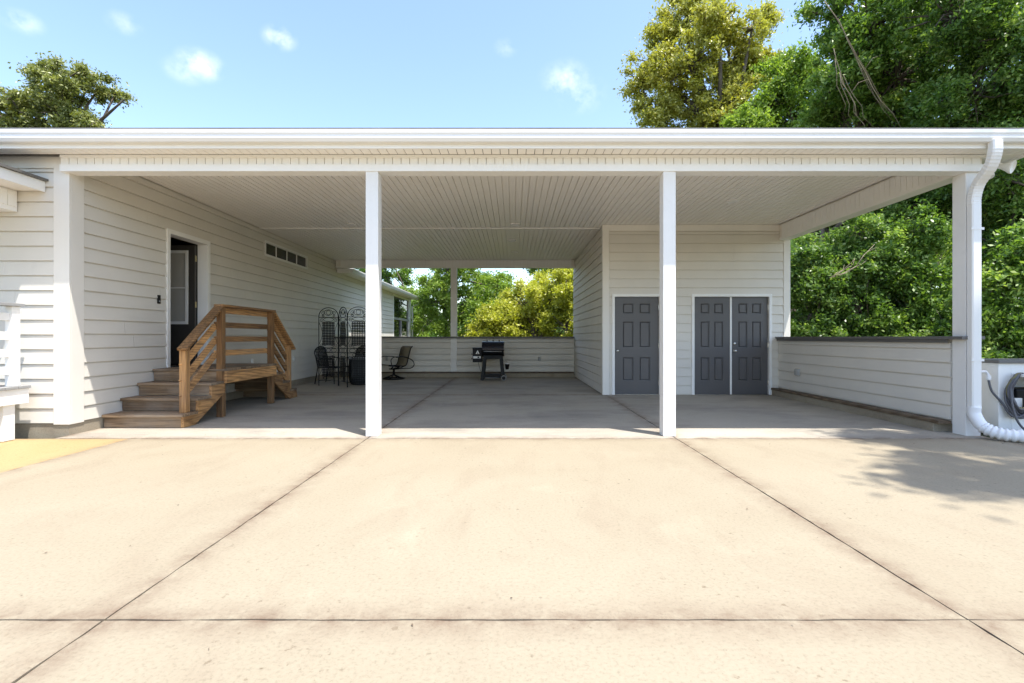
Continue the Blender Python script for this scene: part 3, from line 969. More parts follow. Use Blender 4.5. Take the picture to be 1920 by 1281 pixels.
# ------------------------------------------------------------------ small fixtures
def downlight(x, y, label):
    o = root('recessed_light', label, 'ceiling light', 'recessed ceiling lights')
    MB().lathe([(.105, 0), (.105, -.01), (.088, -.02), (.066, -.006), (.06, -.004)], (0, 0, 0), 20).build('trim_ring', 'white', o, 0, True)
    MB().lathe([(.06, -.0045), (.05, -.010), (.02, -.016), (.003, -.017)], (0, 0, 0), 16).build('lens', 'gutter', o, 0, True)
    o.location = (x, y, CZ - .0005)
downlight(.03, 9.95, 'round white recessed ceiling light just before the ceiling seam, mid bay')
downlight(-3.30, 9.95, 'round white recessed ceiling light before the seam on the house side')
downlight(3.70, 8.25, 'round white recessed ceiling light above the storage room doors')
downlight(-.05, 11.6, 'round white recessed ceiling light just beyond the ceiling seam')
downlight(.03, 13.2, 'round white recessed ceiling light near the rear beam')

def outlet(loc, face, label, mat, w=.075, h=.115, d=.045):
    o = root('outlet_box', label, 'outlet')
    n = {'x+': (1, 0), 'x-': (-1, 0), 'y-': (0, -1)}[face]
    def b(a0, a1, z0, z1, d0, d1):
        if n[0]:
            xs = sorted((n[0] * d0, n[0] * d1)); return (xs[0], xs[1], a0, a1, z0, z1)
        return (a0, a1, -d1, -d0, z0, z1)
    box('back_box', b(-w / 2, w / 2, -h / 2, h / 2, 0, d), mat, o, .006)
    box('cover', b(-w / 2 + .008, w / 2 - .008, -h / 2 + .01, h / 2 - .008, d + .0005, d + .02), mat, o, .008)
    o.location = loc
outlet((HX + .0205, 9.98, .69), 'x+', 'small white outlet cover on house wall behind the wooden landing', 'white', .075, .115, .008)
outlet((HX + .0205, 11.85, .66), 'x+', 'small white outlet on house wall between steps and iron screen', 'white', .075, .115, .008)
outlet((-3.78, RY - .019, .55), 'y-', 'grey outlet box on rear half wall behind the sling chair', 'grey_box')
outlet((.77, RY - .019, .55), 'y-', 'grey outlet box on rear half wall right of the grill', 'grey_box')
outlet((WX + .0015, 9.28, .52), 'x-', 'grey weatherproof outlet box on the half wall by the double doors', 'grey_box', .09, .13, .05)
kp = root('door_keypad', 'small black keypad mounted on siding beside the entry door', 'keypad')
box('body', (0, .022, -.028, .028, -.065, .065), 'black', kp, .006)
box('button', (.0222, .026, -.012, .012, -.04, -.016), 'greymetal', kp, .003)
kp.location = (HX + .0145, 7.36, 1.755)

fl = root('floodlight', 'white twin-head floodlight under the side eave by the downspout', 'light')
MB().lathe([(.06, 0), (.06, -.02), (.02, -.035)], (0, 0, 0), 16).build('base', 'white', fl, 0, True)
def lamp_head(off, dirv, nm):
    q = Vector(dirv).normalized().to_track_quat('Z', 'Y').to_matrix()
    mb = MB().lathe([(.028, -.10), (.035, -.06), (.05, -.02), (.078, .03), (.078, .045), (.07, .048), (.062, .036), (.004, .034)], (0, 0, 0), 20)
    mb.v = [tuple(q @ Vector(v) + Vector(off)) for v in mb.v]
    mb.tube([(0, 0, -.03), tuple(Vector(off) * .6), tuple(Vector(off) - q @ Vector((0, 0, .09)))], .012, 8)
    mb.build(nm, 'white', fl, 0, True)
lamp_head((.10, -.10, -.12), (.5, -.8, -.35), 'lamp_head'); lamp_head((-.05, .02, -.16), (-.3, -.2, -.9), 'lamp_head')
fl.location = (5.86, 5.98, BZ1)

# ------------------------------------------------------------------ iron folding screen
def screen_panel(parent, W):
    p = root('screen_panel'); p.parent = parent
    r = .0095
    f = MB()
    f.tube([(0, 0, 0), (0, 0, 1.70)], r, 6); f.tube([(W, 0, 0), (W, 0, 1.70)], r, 6)
    arch = [(W / 2 - W / 2 * math.cos(math.pi * i / 14), 0, 1.70 + .21 * math.sin(math.pi * i / 14)) for i in range(15)]
    f.tube(arch, r, 6)
    for z in (.12, .815, .92, 1.67):
        f.tube([(0, 0, z), (W, 0, z)], r * .8, 5)
    f.build('frame', 'iron', p)
    s = MB()
    def circ(cx, cz, a, b=None, n=16, t0=0, t1=2 * math.pi):
        b = b or a
        s.tube([(cx + a * math.cos(t0 + (t1 - t0) * i / n), 0, cz + b * math.sin(t0 + (t1 - t0) * i / n)) for i in range(n + 1)], .0055, 4)
    def spiral(cx, cz, r0, sgn, turns=1.4, ph=0):
        s.tube([(cx + sgn * r0 * (1 - i / 26) * math.cos(ph + turns * 2 * math.pi * i / 22), 0, cz + r0 * (1 - i / 26) * math.sin(ph + turns * 2 * math.pi * i / 22)) for i in range(23)], .0055, 4)
    circ(W / 2, 1.79, .055); circ(W / 2, 1.79, .11, .07)
    for sg, cx in ((1, .11), (-1, W - .11)):
        spiral(cx, 1.77, .055, sg); spiral(cx, 1.70 + .0, .035, -sg)
        spiral(cx - sg * .04, 1.60, .05, sg); spiral(cx - sg * .04, .98, .05, sg)
    circ(W / 2, 1.62, .13, .045); circ(W / 2, .96, .13, .035); circ(W / 2, .868, .05, .045)
    for cx in (.11, W - .11): circ(cx, .868, .07, .045)
    circ(W / 2, .765, .14, .045); circ(W / 2, .185, .14, .05)
    for z0, z1 in ((.24, .72), (1.0, 1.56)):
        for a, b in ((0, W / 2 - .15), (W, W / 2 + .15)):
            n = 12
            s.tube([(a + (b - a) * .9 * math.sin(math.pi * i / n), 0, z0 + (z1 - z0) * i / n) for i in range(n + 1)], .0055, 4)
    s.build('scrollwork', 'iron', p)
    for z0, z1 in ((.24, .72), (1.0, 1.555)):
        lat = MB(); gx0, gx1 = W / 2 - .155, W / 2 + .155
        nx = 8; px_ = (gx1 - gx0) / nx
        for i in range(nx):
            cx = gx0 + (i + .5) * px_; lat.box(cx - .010, cx + .010, -.003, .001, z0, z1)
        nz = int((z1 - z0) / px_)
        for j in range(nz + 1):
            cz = z0 + j * (z1 - z0) / nz; lat.box(gx0 - .006, gx1 + .006, -.006, -.0032, cz - .010, cz + .010)
        lat.build('lattice', 'iron', p)
    return p
sc_ = root('folding_screen', 'black wrought iron folding screen with arched scrollwork panels beside house wall', 'screen')
pts_ = [(-4.78, 11.98), (-4.27, 11.93), (-3.93, 11.55), (-3.46, 11.76)]
for (a, b) in zip(pts_[:-1], pts_[1:]):
    d = Vector((b[0] - a[0], b[1] - a[1], 0)); W = d.length - .02
    p = screen_panel(sc_, W)
    p.location = (a[0], a[1], 0); p.rotation_euler = (0, 0, math.atan2(d.y, d.x))
rebase(sc_, (-4.1, 11.8, 0))

# ------------------------------------------------------------------ patio chairs behind the screen
def mesh_chair(label, loc, rz):
    c = root('patio_chair', label, 'chair', 'dark metal patio chairs behind the screen')
    fr = MB(); r = .013
    for sx in (-1, 1):
        fr.tube([(sx * .26, -.24, 0), (sx * .26, -.22, .42), (sx * .27, -.20, .62), (sx * .28, .05, .66), (sx * .26, .22, .60)], r, 8)
        fr.tube([(sx * .25, .30, 0), (sx * .25, .22, .42)], r, 8)
    fr.tube([(-.26, -.22, .41), (.26, -.22, .41), (.25, .22, .41), (-.25, .22, .41)], r, 8, closed=True)
    arch = [(-.25, .22, .41), (-.27, .27, .7)] + [(-.27 * math.cos(math.pi * i / 10), .30, .78 + .17 * math.sin(math.pi * i / 10)) for i in range(11)] + [(.27, .27, .7), (.25, .22, .41)]
    fr.tube(arch, r, 8)
    fr.build('frame', 'iron', c, 0, True)
    seat = MB()
    for i in range(13):
        x = -.24 + i * .04; seat.box(x - .012, x + .012, -.22, .22, .412, .418)
    for i in range(12):
        y = -.21 + i * .038; seat.box(-.25, .25, y - .012, y + .012, .4185, .423)
    seat.build('seat', 'iron', c)
    bk = MB()
    for i in range(13):
        x = -.24 + i * .04; h = .78 + .17 * math.sqrt(max(0, 1 - (x / .27) ** 2))
        bk.bar((x, .22, .43), (x, .29, h), .024, .005, (0, 1, 0))
    for i in range(12):
        z = .45 + i * .038; y = .222 + (z - .43) * .16
        hw = .25 if z < .78 else .25
        bk.box(-hw, hw, y - .008, y - .004, z - .010, z + .010)
    bk.build('backrest', 'iron', c)
    c.location = loc; c.rotation_euler = (0, 0, rz)
mesh_chair('dark metal mesh patio chair behind the iron screen, turned away from the wall', (-4.72, 12.62, 0), R(80))
mesh_chair('dark metal mesh patio chair behind the iron screen beside the barrel table', (-4.18, 13.05, 0), R(-20))

bt = root('barrel_table', 'dark woven barrel-shaped table behind the iron screen', 'table')
prof = [(.21, .02), (.25, .10), (.275, .30), (.275, .45), (.255, .60), (.25, .64)]
MB().lathe(prof, (0, 0, 0), 28).build('barrel', 'wicker', bt, 0, True)
wv = MB()
for k in range(13):
    z = .06 + k * .045; rr_i = np.interp(z, [p[1] for p in prof], [p[0] for p in prof]) + .004
    wv.tube([(rr_i * math.cos(2 * math.pi * i / 28), rr_i * math.sin(2 * math.pi * i / 28), z) for i in range(28)], .008, 5, closed=True)
for k in range(28):
    a = 2 * math.pi * k / 28
    wv.tube([((r_ + .006) * math.cos(a), (r_ + .006) * math.sin(a), z) for r_, z in prof], .007, 5)
wv.build('weave', 'iron', bt, 0, True)
MB().lathe([(.27, .642), (.285, .648), (.285, .664), (.27, .67)], (0, 0, 0), 28).build('table_top', 'greymetal', bt, 0)
MB().lathe([(.19, 0), (.19, .0195)], (0, 0, 0), 20).build('foot_ring', 'iron', bt)
bt.location = (-3.86, 12.28, 0)

# ------------------------------------------------------------------ swivel sling chair
sw = root('swivel_chair', 'tan sling swivel patio chair with black curved arms by rear half wall', 'chair')
# local frame: chair faces -y, width along x
prof_ = bez([(-.30, .40), (-.26, .415), (0, .385), (.20, .375), (.27, .43), (.33, .62), (.40, .86), (.47, .93)], 5)   # (y,z)
prof_ = [(p[0], p[1]) for p in [(Vector((q[0], q[1], 0))) for q in [(v.x, v.y) for v in bez([(-.30, .40, 0), (-.26, .415, 0), (0, .385, 0), (.20, .375, 0), (.27, .43, 0), (.33, .62, 0), (.40, .86, 0), (.47, .93, 0)], 5)]]]
hw = .235
slg = MB()
k = len(prof_)
for (y, z) in prof_:
    slg.v += [(-hw, y, z + .006), (hw, y, z + .006), (hw, y + .002, z - .002), (-hw, y + .002, z - .002)]
for i in range(k - 1):
    a = i * 4; b = a + 4
    slg.f += [(a, a + 1, b + 1, b), (a + 2, a + 3, b + 3, b + 2), (a + 1, a + 2, b + 2, b + 1), (a + 3, a, b, b + 3)]
slg.f += [(3, 2, 1, 0), ((k - 1) * 4, (k - 1) * 4 + 1, (k - 1) * 4 + 2, (k - 1) * 4 + 3)]
slg.build('sling', 'sling', sw, 0, True)
for s_ in (-1, 1):
    MB().tube([(s_ * (hw + .008), y, z) for y, z in prof_], .014, 8).build('side_rail', 'black', sw, 0, True)
    arm = bez([(s_ * .255, -.22, .40), (s_ * .29, -.27, .55), (s_ * .30, -.18, .635), (s_ * .30, .05, .64), (s_ * .295, .28, .60), (s_ * .28, .46, .50), (s_ * .26, .50, .38), (s_ * .22, .40, .30), (s_ * .16, .12, .30), (s_ * .06, 0, .29)], 5)
    MB().tube(arm, .013, 8).build('arm', 'black', sw, 0, True)
b_ = MB().tube([(-hw, -.02, .365), (hw, -.02, .365)], .013, 8); b_.tube([(-hw, .19, .36), (hw, .19, .36)], .013, 8)
b_.box(-.09, .09, -.10, .12, .275, .30); b_.tube([(0, -.08, .30), (0, -.02, .36)], .02, 8); b_.tube([(0, .10, .30), (0, .19, .36)], .02, 8)
b_.build('seat_support', 'black', sw)
MB().lathe([(.05, .10), (.035, .15), (.03, .275)], (0, 0, 0), 14).build('pedestal', 'black', sw, 0, True)
ring = [(.29 * math.cos(2 * math.pi * i / 30), .29 * math.sin(2 * math.pi * i / 30), .018) for i in range(30)]
MB().tube(ring, .018, 8, closed=True).build('base_ring', 'black', sw, 0, True)
for a in range(4):
    an = a * math.pi / 2 + .6
    MB().tube([(.29 * math.cos(an), .29 * math.sin(an), .022), (.14 * math.cos(an), .14 * math.sin(an), .07), (.03 * math.cos(an), .03 * math.sin(an), .125)], .016, 8).build('base_spoke', 'black', sw, 0, True)
sw.location = (-3.40, 13.85, 0); sw.rotation_euler = (0, 0, R(-44))

# ------------------------------------------------------------------ pellet grill
gr = root('pellet_grill', 'black pellet grill with side hopper and wheeled legs by rear half wall', 'grill')
# local: x right, y depth (front at -y), z up; lid along x
def barrel(x0, x1, yc, zc, ry, rz, a0, a1, n=16):
    mb = MB(); pr = [(yc + ry * math.cos(a0 + (a1 - a0) * i / n), zc + rz * math.sin(a0 + (a1 - a0) * i / n)) for i in range(n + 1)]
    mb.prism_x(list(reversed(pr)), x0, x1); return mb
barrel(-.305, .305, 0, .86, .25, .22, -.15, math.pi + .15).build('lid', 'blackgloss', gr, .008)
barrel(-.30, .30, 0, .85, .245, .20, math.pi + .16, 2 * math.pi - .16).build('firebox', 'black', gr, .006)
MB().tube([(-.24, -.27, .80), (-.24, -.305, .80), (.24, -.305, .80), (.24, -.27, .80)], .014, 8).build('lid_handle', 'greymetal', gr, 0, True)
box('skirt', (-.27, .27, -.20, .20, .585, .69), 'iron', gr, .006)
for x_ in (-.17, 0, .17):
    MB().lathe([(.012, 1.07), (.012, 1.10), (.02, 1.102), (.02, 1.112)], (x_, 0, 0), 10).build('lid_knob', 'black', gr)
hop = root('hopper'); hop.parent = gr
box('hopper_body', (-.56, -.308, -.20, .20, .50, .88), 'black', hop, .008)
box('hopper_lid', (-.575, -.306, -.21, .21, .881, .90), 'black', hop, .005)
box('control_panel', (-.54, -.33, -.206, -.2005, .605, .665), 'white', hop, .002)
box('display', (-.42, -.375, -.2085, -.2065, .615, .655), 'black', hop)
MB().add([(-.475, -.2035, .73), (-.365, -.2035, .73), (-.42, -.2035, .835), (-.475, -.2005, .73), (-.365, -.2005, .73), (-.42, -.2005, .835)], [(0, 1, 2), (5, 4, 3), (0, 3, 4, 1), (1, 4, 5, 2), (2, 5, 3, 0)]).build('emblem', 'white', hop)
MB().add([(-.437, -.2065, .738), (-.403, -.2065, .738), (-.42, -.2065, .775), (-.437, -.2036, .738), (-.403, -.2036, .738), (-.42, -.2036, .775)], [(0, 1, 2), (5, 4, 3), (0, 3, 4, 1), (1, 4, 5, 2), (2, 5, 3, 0)]).build('emblem_mark', 'black', hop)
for z in (.60, .72):
    MB().tube([(-.575, -.1, z), (-.60, -.1, z)], .012, 8).build('knob', 'black', hop)
for sx in (-1, 1):
    for sy in (-1, 1):
        MB().bar((sx * .22, sy * .17, .66), (sx * (.30 if sx < 0 else .28), sy * .22, .0 if sx < 0 else .06), .09, .06, (0, 1, 0)).build('leg', 'black', gr, .004)
box('bottom_shelf', (-.27, .27, -.20, .20, .13, .16), 'black', gr, .004)
box('shelf_lip', (-.24, .22, -.215, -.201, .075, .155), 'black', gr)
MB().tube([(-.2, -.225, .07), (.18, -.225, .07)], .010, 8).build('foot_bar', 'greymetal', gr)
for sy in (-1, 1):
    wh = root('wheel'); wh.parent = gr
    MB().lathe([(.045, -.022), (.068, -.022), (.072, -.012), (.072, .012), (.068, .022), (.045, .022)], (.30, sy * .255, .072), 20, 'y').build('tyre', 'greymetal', wh, 0, True)
    MB().lathe([(.008, -.028), (.05, -.024), (.05, .024), (.008, .028)], (.30, sy * .255, .072), 16, 'y').build('hub', 'black', wh)
MB().tube([(.30, -.28, .072), (.30, .28, .072)], .009, 8).build('axle', 'black', gr)
bk = MB().lathe([(.045, .30), (.065, .44), (.067, .445)], (.39, -.10, 0), 16); bk.build('grease_bucket', 'black', gr, 0, True)
MB().lathe([(.064, .4455), (.05, .47), (.02, .475)], (.39, -.10, 0), 14).build('bucket_liner', 'gutter', gr, 0, True)
MB().tube([(.31, -.10, .52), (.37, -.10, .53), (.39, -.10, .50), (.39, -.04, .44)], .006, 6).build('bucket_hook', 'black', gr)
MB().tube(bez([(-.42, .05, .50), (-.40, .05, .40), (-.36, .06, .26), (-.33, .08, .18)], 6), .006, 6).build('power_cord', 'rubber', gr)
gr.location = (-.57, 13.62, 0)

# ------------------------------------------------------------------ equipment cabinet, tap and hose
eb = root('equipment_cabinet', 'white wooden equipment cabinet with grey lid standing beyond the corner post', 'cabinet')
EX0, EX1, EY0, EY1 = 6.08, 7.15, 6.12, 6.62
box('back_panel', (EX0, EX1, EY1 - .02, EY1, 0, .855), 'white', eb)
box('side_panel', (EX0, EX0 + .02, EY0 + .021, EY1 - .021, 0, .855), 'white', eb, .002)
box('side_panel', (EX1 - .02, EX1, EY0 + .021, EY1 - .021, 0, .855), 'white', eb, .002)
box('lid', (EX0 - .02, EX1 + .02, EY0 - .03, EY1 + .03, .856, .895), 'cap', eb, .004)
for a in ((EX0, EX0 + .16, .0, .855), (EX0 + .161, EX1, .68, .855), (EX0 + .161, EX1, 0, .18), (EX1 - .16, EX1, .181, .679), (EX0 + .161, EX0 + .30, .30, .42)):
    box('front_board', (a[0], a[1], EY0, EY0 + .02, a[2], a[3]), 'white', eb, .002)
box('pump_body', (EX0 + .34, EX0 + .8, EY0 + .12, EY0 + .40, .0, .52), 'black', eb, .02)
box('yellow_tag', (EX0 + .34, EX0 + .42, EY0 + .112, EY0 + .119, .30, .40), 'hose2', eb)
box('hose_hook', (EX0 + .17, EX0 + .21, EY0 - .14, EY0 - .0005, .70, .73), 'white', eb, .003)
box('hose_hook', (EX0 + .17, EX0 + .21, EY0 - .155, EY0 - .1405, .70, .78), 'white', eb, .003)
rebase(eb, (6.6, 6.37, 0))
tp = root('water_tap', 'white water tap on a standpipe between corner post and white cabinet', 'tap')
MB().tube([(0, 0, 0), (0, 0, .74)], .014, 8).build('standpipe', 'pvc', tp)
MB().tube([(-.04, 0, .745), (.06, -.02, .75), (.085, -.03, .70)], .017, 8).build('spout', 'pvc', tp)
MB().tube([(-.02, 0, .76), (-.02, 0, .80)], .007, 6).lathe([(.028, .80), (.030, .808), (.028, .816)], (-.02, 0, 0), 12).build('handle', 'pvc', tp)
MB().lathe([(.018, .64), (.027, .65), (.027, .695), (.018, .70)], (.085, -.03, 0), 12).build('hose_collar', 'pvc', tp)
tp.location = (5.92, 6.2, 0)
hz = root('garden_hose', 'coiled grey garden hose hanging on the front of the white cabinet', 'hose')
hc = Vector((EX0 + .21, EY0 - .06, .46))
rs_ = random.Random(4)
for k in range(9):
    rx = .15 + rs_.uniform(-.015, .05); rz = .24 + rs_.uniform(-.03, .05); cx = hc.x + rs_.uniform(-.03, .05); cy = hc.y - .012 * (k % 4) + rs_.uniform(-.01, .01); cz = .715 - rz + .02
    pts2 = [(cx + rx * math.sin(2 * math.pi * i / 30) * (1 + .06 * math.sin(3 * i)), cy + .012 * math.sin(i * .9), cz + rz * math.cos(2 * math.pi * i / 30)) for i in range(30)]
    MB().tube(pts2, .0125, 8, closed=True).build('hose_coil', 'hose2' if k in (3, 6) else 'hose', hz, 0, True)
MB().tube(bez([(6.005, 6.17, .64), (6.02, 6.14, .50), (6.10, 6.09, .36), (6.16, 6.05, .22), (6.26, 6.04, .20), (6.36, 6.03, .26)], 6), .0125, 8).build('hose_lead', 'hose', hz, 0, True)
MB().tube(bez([(6.14, 6.03, .58), (6.13, 6.0, .36), (6.17, 5.97, .15), (6.25, 5.93, .04), (6.4, 5.9, .02)], 6), .0125, 8).build('hose_tail', 'hose', hz, 0, True)
rebase(hz, (6.29, 6.0, 0))

# ------------------------------------------------------------------ trees
def leaves(centres, radii, counts, size, seed, flat=.75, droop=0.0):
    r = np.random.default_rng(seed)
    C = np.repeat(np.asarray(centres), counts, 0); Rr = np.repeat(np.asarray(radii), counts)
    n = len(C)
    d = r.normal(size=(n, 3)); d /= np.linalg.norm(d, axis=1)[:, None]
    rad = Rr * np.abs(r.normal(0, .55, n))
    P = C + d * rad[:, None] * np.array([1, 1, flat])
    # leaf frame
    nrm = r.normal(size=(n, 3)) * 1.0 + d * .25 + np.array([0, 0, .45]); nrm /= np.linalg.norm(nrm, axis=1)[:, None]
    t = r.normal(size=(n, 3)) + np.array([0, 0, -droop]); t -= nrm * (t * nrm).sum(1)[:, None]; t /= np.linalg.norm(t, axis=1)[:, None]
    b = np.cross(nrm, t)
    s = size * r.uniform(.6, 1.35, n)[:, None]
    V = np.empty((n, 4, 3))
    V[:, 0] = P - t * s * .55; V[:, 1] = P + b * s * .27 + nrm * s * .07; V[:, 2] = P + t * s * .6; V[:, 3] = P - b * s * .27 + nrm * s * .07
    clump = np.repeat(r.uniform(0, 1, len(counts)), counts)
    rnd = np.clip(.55 * r.uniform(0, 1, n) + .45 * clump, 0, 1)
    return V.reshape(-1, 3), np.repeat(rnd, 4)

def leaf_mesh(name, V, rnd, mat, parent):
    n = len(V) // 4
    me = bpy.data.meshes.new(name)
    me.vertices.add(len(V)); me.vertices.foreach_set('co', V.astype(np.float32).ravel())
    me.loops.add(n * 4); me.loops.foreach_set('vertex_index', np.arange(n * 4, dtype=np.int32))
    me.polygons.add(n); me.polygons.foreach_set('loop_start', np.arange(0, n * 4, 4, dtype=np.int32))
    try: me.polygons.foreach_set('loop_total', np.full(n, 4, dtype=np.int32))
    except Exception: pass
    at = me.attributes.new('rnd', 'FLOAT', 'POINT'); at.data.foreach_set('value', rnd.astype(np.float32))
    me.update(calc_edges=True)
    me.materials.append(M[mat])
    o = bpy.data.objects.new(name, me); COL.objects.link(o)
    if parent: o.parent = parent
    return o

def tree(name, label, cat, base, trunk_h, trunk_r, blobs, n_leaves, size, mat, seed, clumps=70, clump_r=(.45, .9), group=None, bark_='bark', flat=.75, droop=0., limbs=True):
    """blobs: (x, y, z, r) ellipsoid masses; clumps spread over them, limbs reach each mass, twigs each clump"""
    r = np.random.default_rng(seed); rr = random.Random(seed)
    o = root(name, label, cat, group)
    clumps = int(clumps * 2.2); clump_r = (clump_r[0] * .7, clump_r[1] * .8); n_leaves = int(n_leaves * 2.35); size *= .68
    bl = np.array([b[:4] for b in blobs], float)
    w = bl[:, 3] ** 1.5; w /= w.sum()
    idx = r.choice(len(bl), clumps, p=w)
    d = r.normal(size=(clumps, 3)); d /= np.linalg.norm(d, axis=1)[:, None]
    cen = bl[idx, :3] + d * (bl[idx, 3] * r.uniform(.2, 1.12, clumps) ** .6)[:, None] * np.array([1, 1, .85])
    rad = r.uniform(*clump_r, clumps)
    cnt = (rad ** 2 / (rad ** 2).sum() * n_leaves).astype(int) + 1
    V, rnd = leaves(cen, rad, cnt, size, seed + 1, flat, droop)
    keep = V.reshape(-1, 4, 3)[:, :, 2].min(1) > .02
    V = V.reshape(-1, 4, 3)[keep].reshape(-1, 3); rnd = rnd.reshape(-1, 4)[keep].ravel()
    base = Vector(base)
    tk = MB()
    top = Vector((base.x + rr.uniform(-.3, .3), base.y + rr.uniform(-.3, .3), base.z + trunk_h))
    tp_ = [base + (top - base) * (i / 6) + Vector((rr.uniform(-1, 1), rr.uniform(-1, 1), 0)) * trunk_r * .5 * (i > 0) for i in range(7)]
    tk.tube(tp_, [trunk_r * (1.35 if i == 0 else 1 - .09 * i) for i in range(7)], 10)
    tips = []
    if limbs:
        for b in bl:
            c = Vector(b[:3]); st_ = tp_[rr.choice((3, 4, 5, 6))] if c.z > base.z + trunk_h * .4 else tp_[2]
            mid = st_.lerp(c, .5) + Vector((rr.uniform(-.4, .4), rr.uniform(-.4, .4), rr.uniform(0, .5)))
            path_ = bez([st_, mid, c], 5); k_ = len(path_)
            r0 = trunk_r * .45
            tk.tube(path_, [r0 * (1 - .75 * i / (k_ - 1)) for i in range(k_)], 6)
            tips.append((c, r0 * .25))
        for i in range(clumps):
            c = Vector(cen[i]); b = Vector(bl[idx[i], :3])
            mid = b.lerp(c, .5) + Vector((rr.uniform(-.2, .2), rr.uniform(-.2, .2), rr.uniform(-.1, .3)))
            tk.tube([b, mid, c], [trunk_r * .12, trunk_r * .08, trunk_r * .03], 4, cap=False)
    tk.build('trunk', bark_, o, 0, True)
    leaf_mesh('crown', V, rnd, mat, o)
    rebase(o, base)
    return o

def PXY(px, py, d):
    return ((px - 963) * d / 915, d, CAM_H + (633 - py) * d / 915)
def blobs_px(lst, d, dd=1.5, seed=0):
    rr = random.Random(seed); out = []
    for px, py, rp in lst:
        y = d + rr.uniform(-dd, dd)
        out.append((*PXY(px, py, y), rp * d / 915))
    return out

# left tree behind the house
tree('oak_tree', 'olive green tree rising behind the house roof', 'tree', (-30.2, 32, -.1), 13, .45,
     blobs_px([(120, 150, 42), (70, 185, 40), (165, 150, 36), (30, 220, 45), (-40, 200, 45), (120, 220, 48), (185, 165, 26), (215, 178, 18), (232, 188, 13), (170, 235, 28), (95, 150, 30), (60, 230, 45), (130, 190, 40), (20, 185, 30), (150, 240, 36), (90, 290, 60), (0, 300, 60), (-60, 260, 50)], 32, 1.2, 1),
     34000, .26, 'leaf_olive', 101, 130, (.45, .95))
# golden oak behind the storage room
tree('golden_oak', 'tall golden-leaved oak standing behind the carport roof', 'tree', (11.5, 27, -.1), 13, .5,
     blobs_px([(1285, 45, 55), (1240, 60, 40), (1350, 40, 45), (1410, 55, 42), (1440, 40, 26), (1225, 120, 40), (1200, 160, 34), (1290, 130, 60), (1370, 120, 55), (1230, 210, 40), (1310, 210, 55), (1390, 190, 50), (1420, 120, 36), (1340, 280, 70), (1250, 290, 50), (1300, -20, 40)], 27, 1.6, 2),
     52000, .24, 'leaf_gold', 102, 190, (.45, .95))
tree('hickory_tree', 'yellow-green tree between the golden oak and dark green trees', 'tree', (12.6, 22.5, -.1), 9, .3,
     blobs_px([(1470, 140, 46), (1510, 170, 50), (1440, 200, 45), (1490, 230, 55), (1550, 220, 55), (1400, 235, 36), (1480, 310, 60), (1560, 310, 60)], 22.5, 1.0, 3),
     34000, .2, 'leaf_bright', 103, 120, (.4, .85))
# dark green trees on the right
tree('tall_maple', 'tall green maple above the right end of the carport roof', 'tree', (13.0, 17.5, -.1), 12, .42,
     blobs_px([(1560, 30, 60), (1620, 60, 80), (1700, 40, 80), (1600, 140, 70), (1680, 150, 85), (1750, 110, 80), (1640, 220, 70), (1720, 230, 80), (1560, 210, 46), (1660, -60, 90), (1560, -50, 50), (1600, 330, 80), (1700, 350, 90)], 17.5, 1.2, 4),
     70000, .17, 'leaf_green', 104, 230, (.35, .8))
tree('leaning_maple', 'dense dark green maple leaning over the cabinet and downspout', 'tree', (14.6, 13.6, -.1), 9, .36,
     blobs_px([(1800, 40, 100), (1880, 90, 110), (1830, 180, 100), (1920, 220, 110), (1790, -60, 110), (1900, -40, 110), (1990, 60, 120), (1860, 330, 100), (1940, 380, 110), (1890, 470, 90), (2020, 250, 130)], 13.6, 1.0, 5),
     70000, .15, 'leaf_dark', 105, 230, (.3, .7))
tree('ivy_clad_maple', 'dark green ivy-clad tree seen through the right carport opening', 'tree', (9.9, 16.2, -.1), 6, .26,
     blobs_px([(1500, 420, 50), (1560, 400, 60), (1630, 380, 60), (1700, 420, 70), (1530, 500, 60), (1600, 480, 60), (1680, 520, 70), (1760, 420, 70), (1760, 520, 60), (1540, 590, 50), (1620, 590, 55), (1500, 330, 60), (1600, 310, 70), (1700, 310, 80), (1460, 480, 40)], 16.2, 1.0, 6),
     70000, .15, 'leaf_dark', 106, 230, (.3, .65))
for i, (px, d, h, lab, mt) in enumerate([
        (1530, 13.4, 3.7, 'tall dark shrub against the half wall near the storage room', 'leaf_dark'),
        (1640, 13.2, 4.5, 'tall leafy green shrub in the middle of the right carport opening', 'leaf_dark'),
        (1740, 12.6, 4.3, 'pale-tipped green shrub just inside the corner post', 'leaf_green'),
        (1870, 10.6, 1.9, 'glossy green shrub growing behind the white cabinet lid', 'leaf_dark'),
        (1960, 10.0, 3.4, 'tall leafy shrub right of the white cabinet', 'leaf_green')]):
    x, y, _ = PXY(px, 633, d)
    bb = [(x + dx, y + dy, z, .55 if h < 3.5 else .72) for dx, dy, z in ((0, 0, h * .7), (.5, .2, h * .45), (-.5, .1, h * .45), (.1, -.3, h * .3), (-.2, .3, h * .9), (.7, .3, h * .25), (-.7, .2, h * .25), (.6, .4, h * .75), (-.7, .4, h * .7), (0, -.1, h * .15))]
    tree('shrub', lab, 'shrub', (x, y, -.1), h * .4, .05, bb, 17000 if h < 3.5 else 30000, .13, mt, 200 + i, 70 if h < 3.5 else 110, (.25, .5), 'shrubs beyond the half wall')
